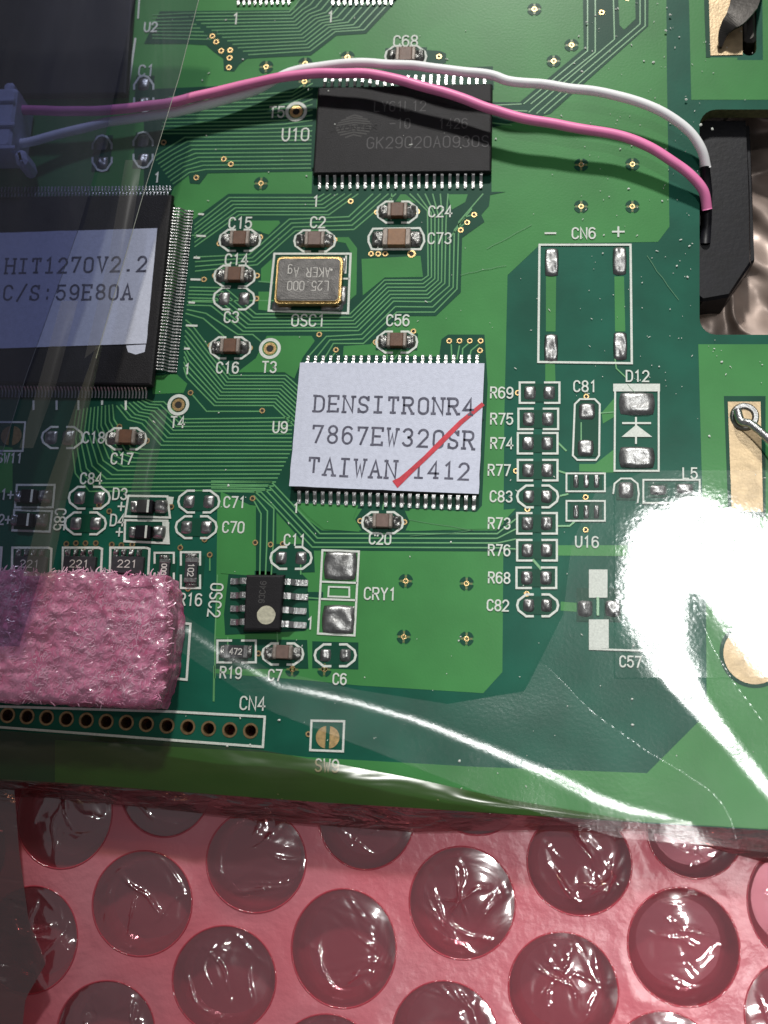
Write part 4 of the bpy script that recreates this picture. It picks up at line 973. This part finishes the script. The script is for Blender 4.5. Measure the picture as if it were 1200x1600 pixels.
M['clearfilm'] = fmat('clear_bag_film', lambda nt: film_shader(nt, (0.995, 0.995, 0.995, 1), 0.050, 0.21, 0.0, (0.7, 0.75, 0.8, 1), bump_node(nt, noise_node(nt, 30, 6), 0.22, 0.006), 0.42, 0.004))
sheet('clear_film', [(285, 960), (420, 1045), (560, 1078), (700, 1100), (820, 1080), (880, 960), (893, 850), (930, 770), (1010, 735), (1250, 735)], [(270, 1010), (420, 1110), (600, 1180), (780, 1250), (960, 1308), (1040, 1316), (1120, 1322), (1180, 1330), (1230, 1335), (1290, 1340)], 620, 280, glare_h, M['clearfilm']).data.polygons.foreach_set('use_smooth', [False]*(620*280))
def tint_film(nt, tint, veil, vc, g):
    return film_shader(nt, tint, g, 0.22, veil, vc, bump_node(nt, noise_node(nt, 1.4, 3, 0.5, stretch=(1.2, 0.5, 1)), 0.2, 0.08), 0.5, 0.012)
M['tint1'] = fmat('blue_tinted_film', lambda nt: tint_film(nt, (0.57, 0.60, 0.70, 1), 0.008, (0.35, 0.42, 0.60, 1), 0.010))
M['tint2'] = fmat('dark_blue_tinted_film', lambda nt: tint_film(nt, (0.56, 0.58, 0.72, 1), 0.006, (0.30, 0.33, 0.60, 1), 0.008))
sheet('tinted_film', [(318, -30), (280, 120), (222, 310), (150, 560), (118, 690), (72, 870), (30, 1010)], [(-120, -30), (-120, 1010)], 60, 30, lambda x, y, u, t: 0.62+0.03*noise.noise(Vector((x*0.01, y*0.004, 0))), M['tint1'])
sheet('tinted_film', [(216, -30), (168, 200), (122, 360), (40, 590), (0, 720), (-30, 800)], [(-125, -30), (-125, 800)], 60, 24, lambda x, y, u, t: 0.68+0.03*noise.noise(Vector((x*0.012, y*0.004, 8))), M['tint2'])
M['softsheen'] = fmat('soft_sheen', lambda nt: film_shader(nt, (0.93, 0.92, 0.90, 1), 0.03, 0.35, 0.035, (0.7, 0.66, 0.58, 1)))  # pale strips that paint soft sheen streaks onto the tinted film
M['edgesheen'] = fmat('film_edge_with_sheen', lambda nt: film_shader(nt, (0.85, 0.84, 0.75, 1), 0.03, 0.4, 0.06, (0.60, 0.56, 0.42, 1)))  # curled film edge, its warm highlight put into the pale colour
def film_rim(pts, h, w_, m):
    mb = MB(); tube(mb, [P(x, y, h+0.03*noise.noise(Vector((x*0.01, y*0.004, 0 if h < .65 else 8)))) for x, y in resample(pts, 60)], w_, 6); at_parent(mb, 'film_rim', m, bag)
film_rim([(318, -30), (280, 120), (222, 310), (150, 560)], 0.62, 0.0035, mat('bright_film_rim', (0.45, 0.47, 0.40), 0.3))
film_rim([(122, 360), (40, 590), (0, 720)], 0.68, 0.003, mat('dark_film_rim', (0.05, 0.06, 0.09), 0.4))
sheet('film_sheen_strip', [(160, 540), (134, 660), (104, 780), (80, 900)], [(150, 540), (108, 660), (66, 780), (36, 900)], 30, 6, lambda x, y, u, t: 0.63+0.05*math.sin(t*math.pi), M['edgesheen'])
for A_, B_ in (([(196, 250), (170, 400), (132, 560)], [(222, 250), (200, 400), (158, 540)]), ([(236, 640), (214, 720), (198, 800)], [(262, 640), (246, 720), (228, 800)]), ([(96, 470), (60, 600), (30, 700)], [(122, 470), (88, 600), (52, 700)])):
    sheet('film_sheen_strip', A_, B_, 30, 8, lambda x, y, u, t: 0.64+0.05*math.sin(t*math.pi)*math.sin(u*math.pi), M['softsheen'])
M['hem'] = fmat('crumpled_hem_film_with_shade', lambda nt: film_shader(nt, (0.32, 0.14, 0.13, 1), 0.17, 0.13, 0.07, (0.35, 0.08, 0.08, 1), bump_node(nt, noise_node(nt, 2.5, 4, 1.0, stretch=(0.6, 2.0, 1)), 0.9, 0.08)))  # film tint darkened to include the board's shadow on the wrap
M['amber'] = fmat('amber_film', lambda nt: film_shader(nt, (0.50, 0.44, 0.28, 1), 0.04, 0.25, 0.03, (0.35, 0.25, 0.08, 1), bump_node(nt, noise_node(nt, 1.5, 3, 0.4, stretch=(0.3, 1.2, 1)), 0.6, 0.1)))
def hem_h(x, y, u, t):
    wv = 0.05*(1-2*abs(noise.noise(Vector((x*0.014, y*0.05, 1)))))+0.025*noise.noise(Vector((x*0.04, y*0.08, 2)))
    return 0.10*(1-t)-0.30*t+wv*(0.3+0.7*math.sin(math.pi*t))
sheet('bag_hem', [(-60, 1214), (82, 1222), (480, 1252), (640, 1262), (1000, 1286), (1250, 1300)], [(-60, 1242), (82, 1247), (480, 1288), (640, 1300), (840, 1297), (1010, 1299), (1250, 1362)], 200, 14, hem_h, M['hem'])
sheet('amber_film', [(-60, 1138), (210, 1154), (410, 1172), (640, 1215), (800, 1250), (1000, 1284)], [(-60, 1216), (82, 1224), (480, 1252), (640, 1262), (800, 1273), (1000, 1286)], 90, 14, lambda x, y, u, t: 0.13+0.05*math.sin(t*3)+0.03*noise.noise(Vector((x*0.01, y*0.03, 4))), M['amber'])
sheet('film_flap', [(22, 1230), (30, 1330), (45, 1440), (72, 1505), (40, 1560), (30, 1650)], [(-80, 1230), (-80, 1650)], 40, 14, lambda x, y, u, t: -0.12+0.05*noise.noise(Vector((x*0.02, y*0.01, 4))), M['hem'])
# crumpled rear film seen through the notch
def rear(x, y, u, t):
    p = Vector((x*0.012, y*0.012, 0)); wv = Vector((noise.noise(p), noise.noise(p+Vector((5, 5, 0))), 0)); return -0.75+0.16*(1-2*abs(noise.noise(p*0.9+wv)))+0.02*noise.noise(p*3.4)
sheet('rear_film', [(1040, 100), (1300, 100)], [(1040, 600), (1300, 600)], 70, 120, rear, M['crumple'])
sheet('rear_film', [(1120, -120), (1300, -120)], [(1120, 99), (1300, 99)], 30, 50, rear, M['crumple'])

# ------------------------------------------------------------------ dust, lint and scratches
mb = MB(); rd = random.Random(11)
def speck(x, y, r, h=0.012, el=1.0):
    c = P(x, y, h); a0 = rd.uniform(0, 6.3); n = 6; vs = []
    for i in range(n):
        a = 2*math.pi*i/n; q_ = r*rd.uniform(0.6, 1.2); px, py = math.cos(a)*q_*el, math.sin(a)*q_
        vs.append((c.x+px*math.cos(a0)-py*math.sin(a0), c.y+px*math.sin(a0)+py*math.cos(a0), h))
    vs.append((c.x, c.y, h+r*0.6)); mb.add(vs, [(i, (i+1) % n, n) for i in range(n)])
for k in range(430):
    x = rd.uniform(230, 1195); y = rd.uniform(0, 1250)
    if rd.random() < 0.45: x = rd.uniform(900, 1195); y = rd.uniform(0, 620)
    if (1093 < x < 1200 and 171 < y < 523) or (x < 290 and y > 880): continue
    big = rd.random()
    speck(x, y, 0.0045+0.010*big**6, 0.105 if (455 < x < 765 and (130 < y < 265 or 570 < y < 765)) else 0.012, rd.choice((1, 1, 1.6, 3)) if big < 0.85 else 1.2)
for x, y in ((1047, 23), (1095, 195), (1113, 201), (1072, 155), (917, 35), (1040, 48), (122, 20), (75, 23), (20, 128)): speck(x, y, 0.017, 0.03)
d_ = mb.build('dust_specks', M['dust']); d_['kind'] = 'stuff'; d_['label'] = 'white dust specks scattered over the board'; d_['category'] = 'dust'
mb = MB()
for (xa, ya, xb, yb) in [(760, 390, 830, 352), (720, 430, 790, 415), (1010, 400, 1060, 470), (640, 812, 740, 829), (740, 829, 640, 839), (980, 600, 1010, 640)]:
    pts = [P(xa+(xb-xa)*t/6+rd.uniform(-1, 1), ya+(yb-ya)*t/6+rd.uniform(-1, 1)) for t in range(7)]; ribbon(mb, pts, 0.0045, 0.0115)
mb.build('scratches', M['scratch'], board)['kind'] = 'stuff'
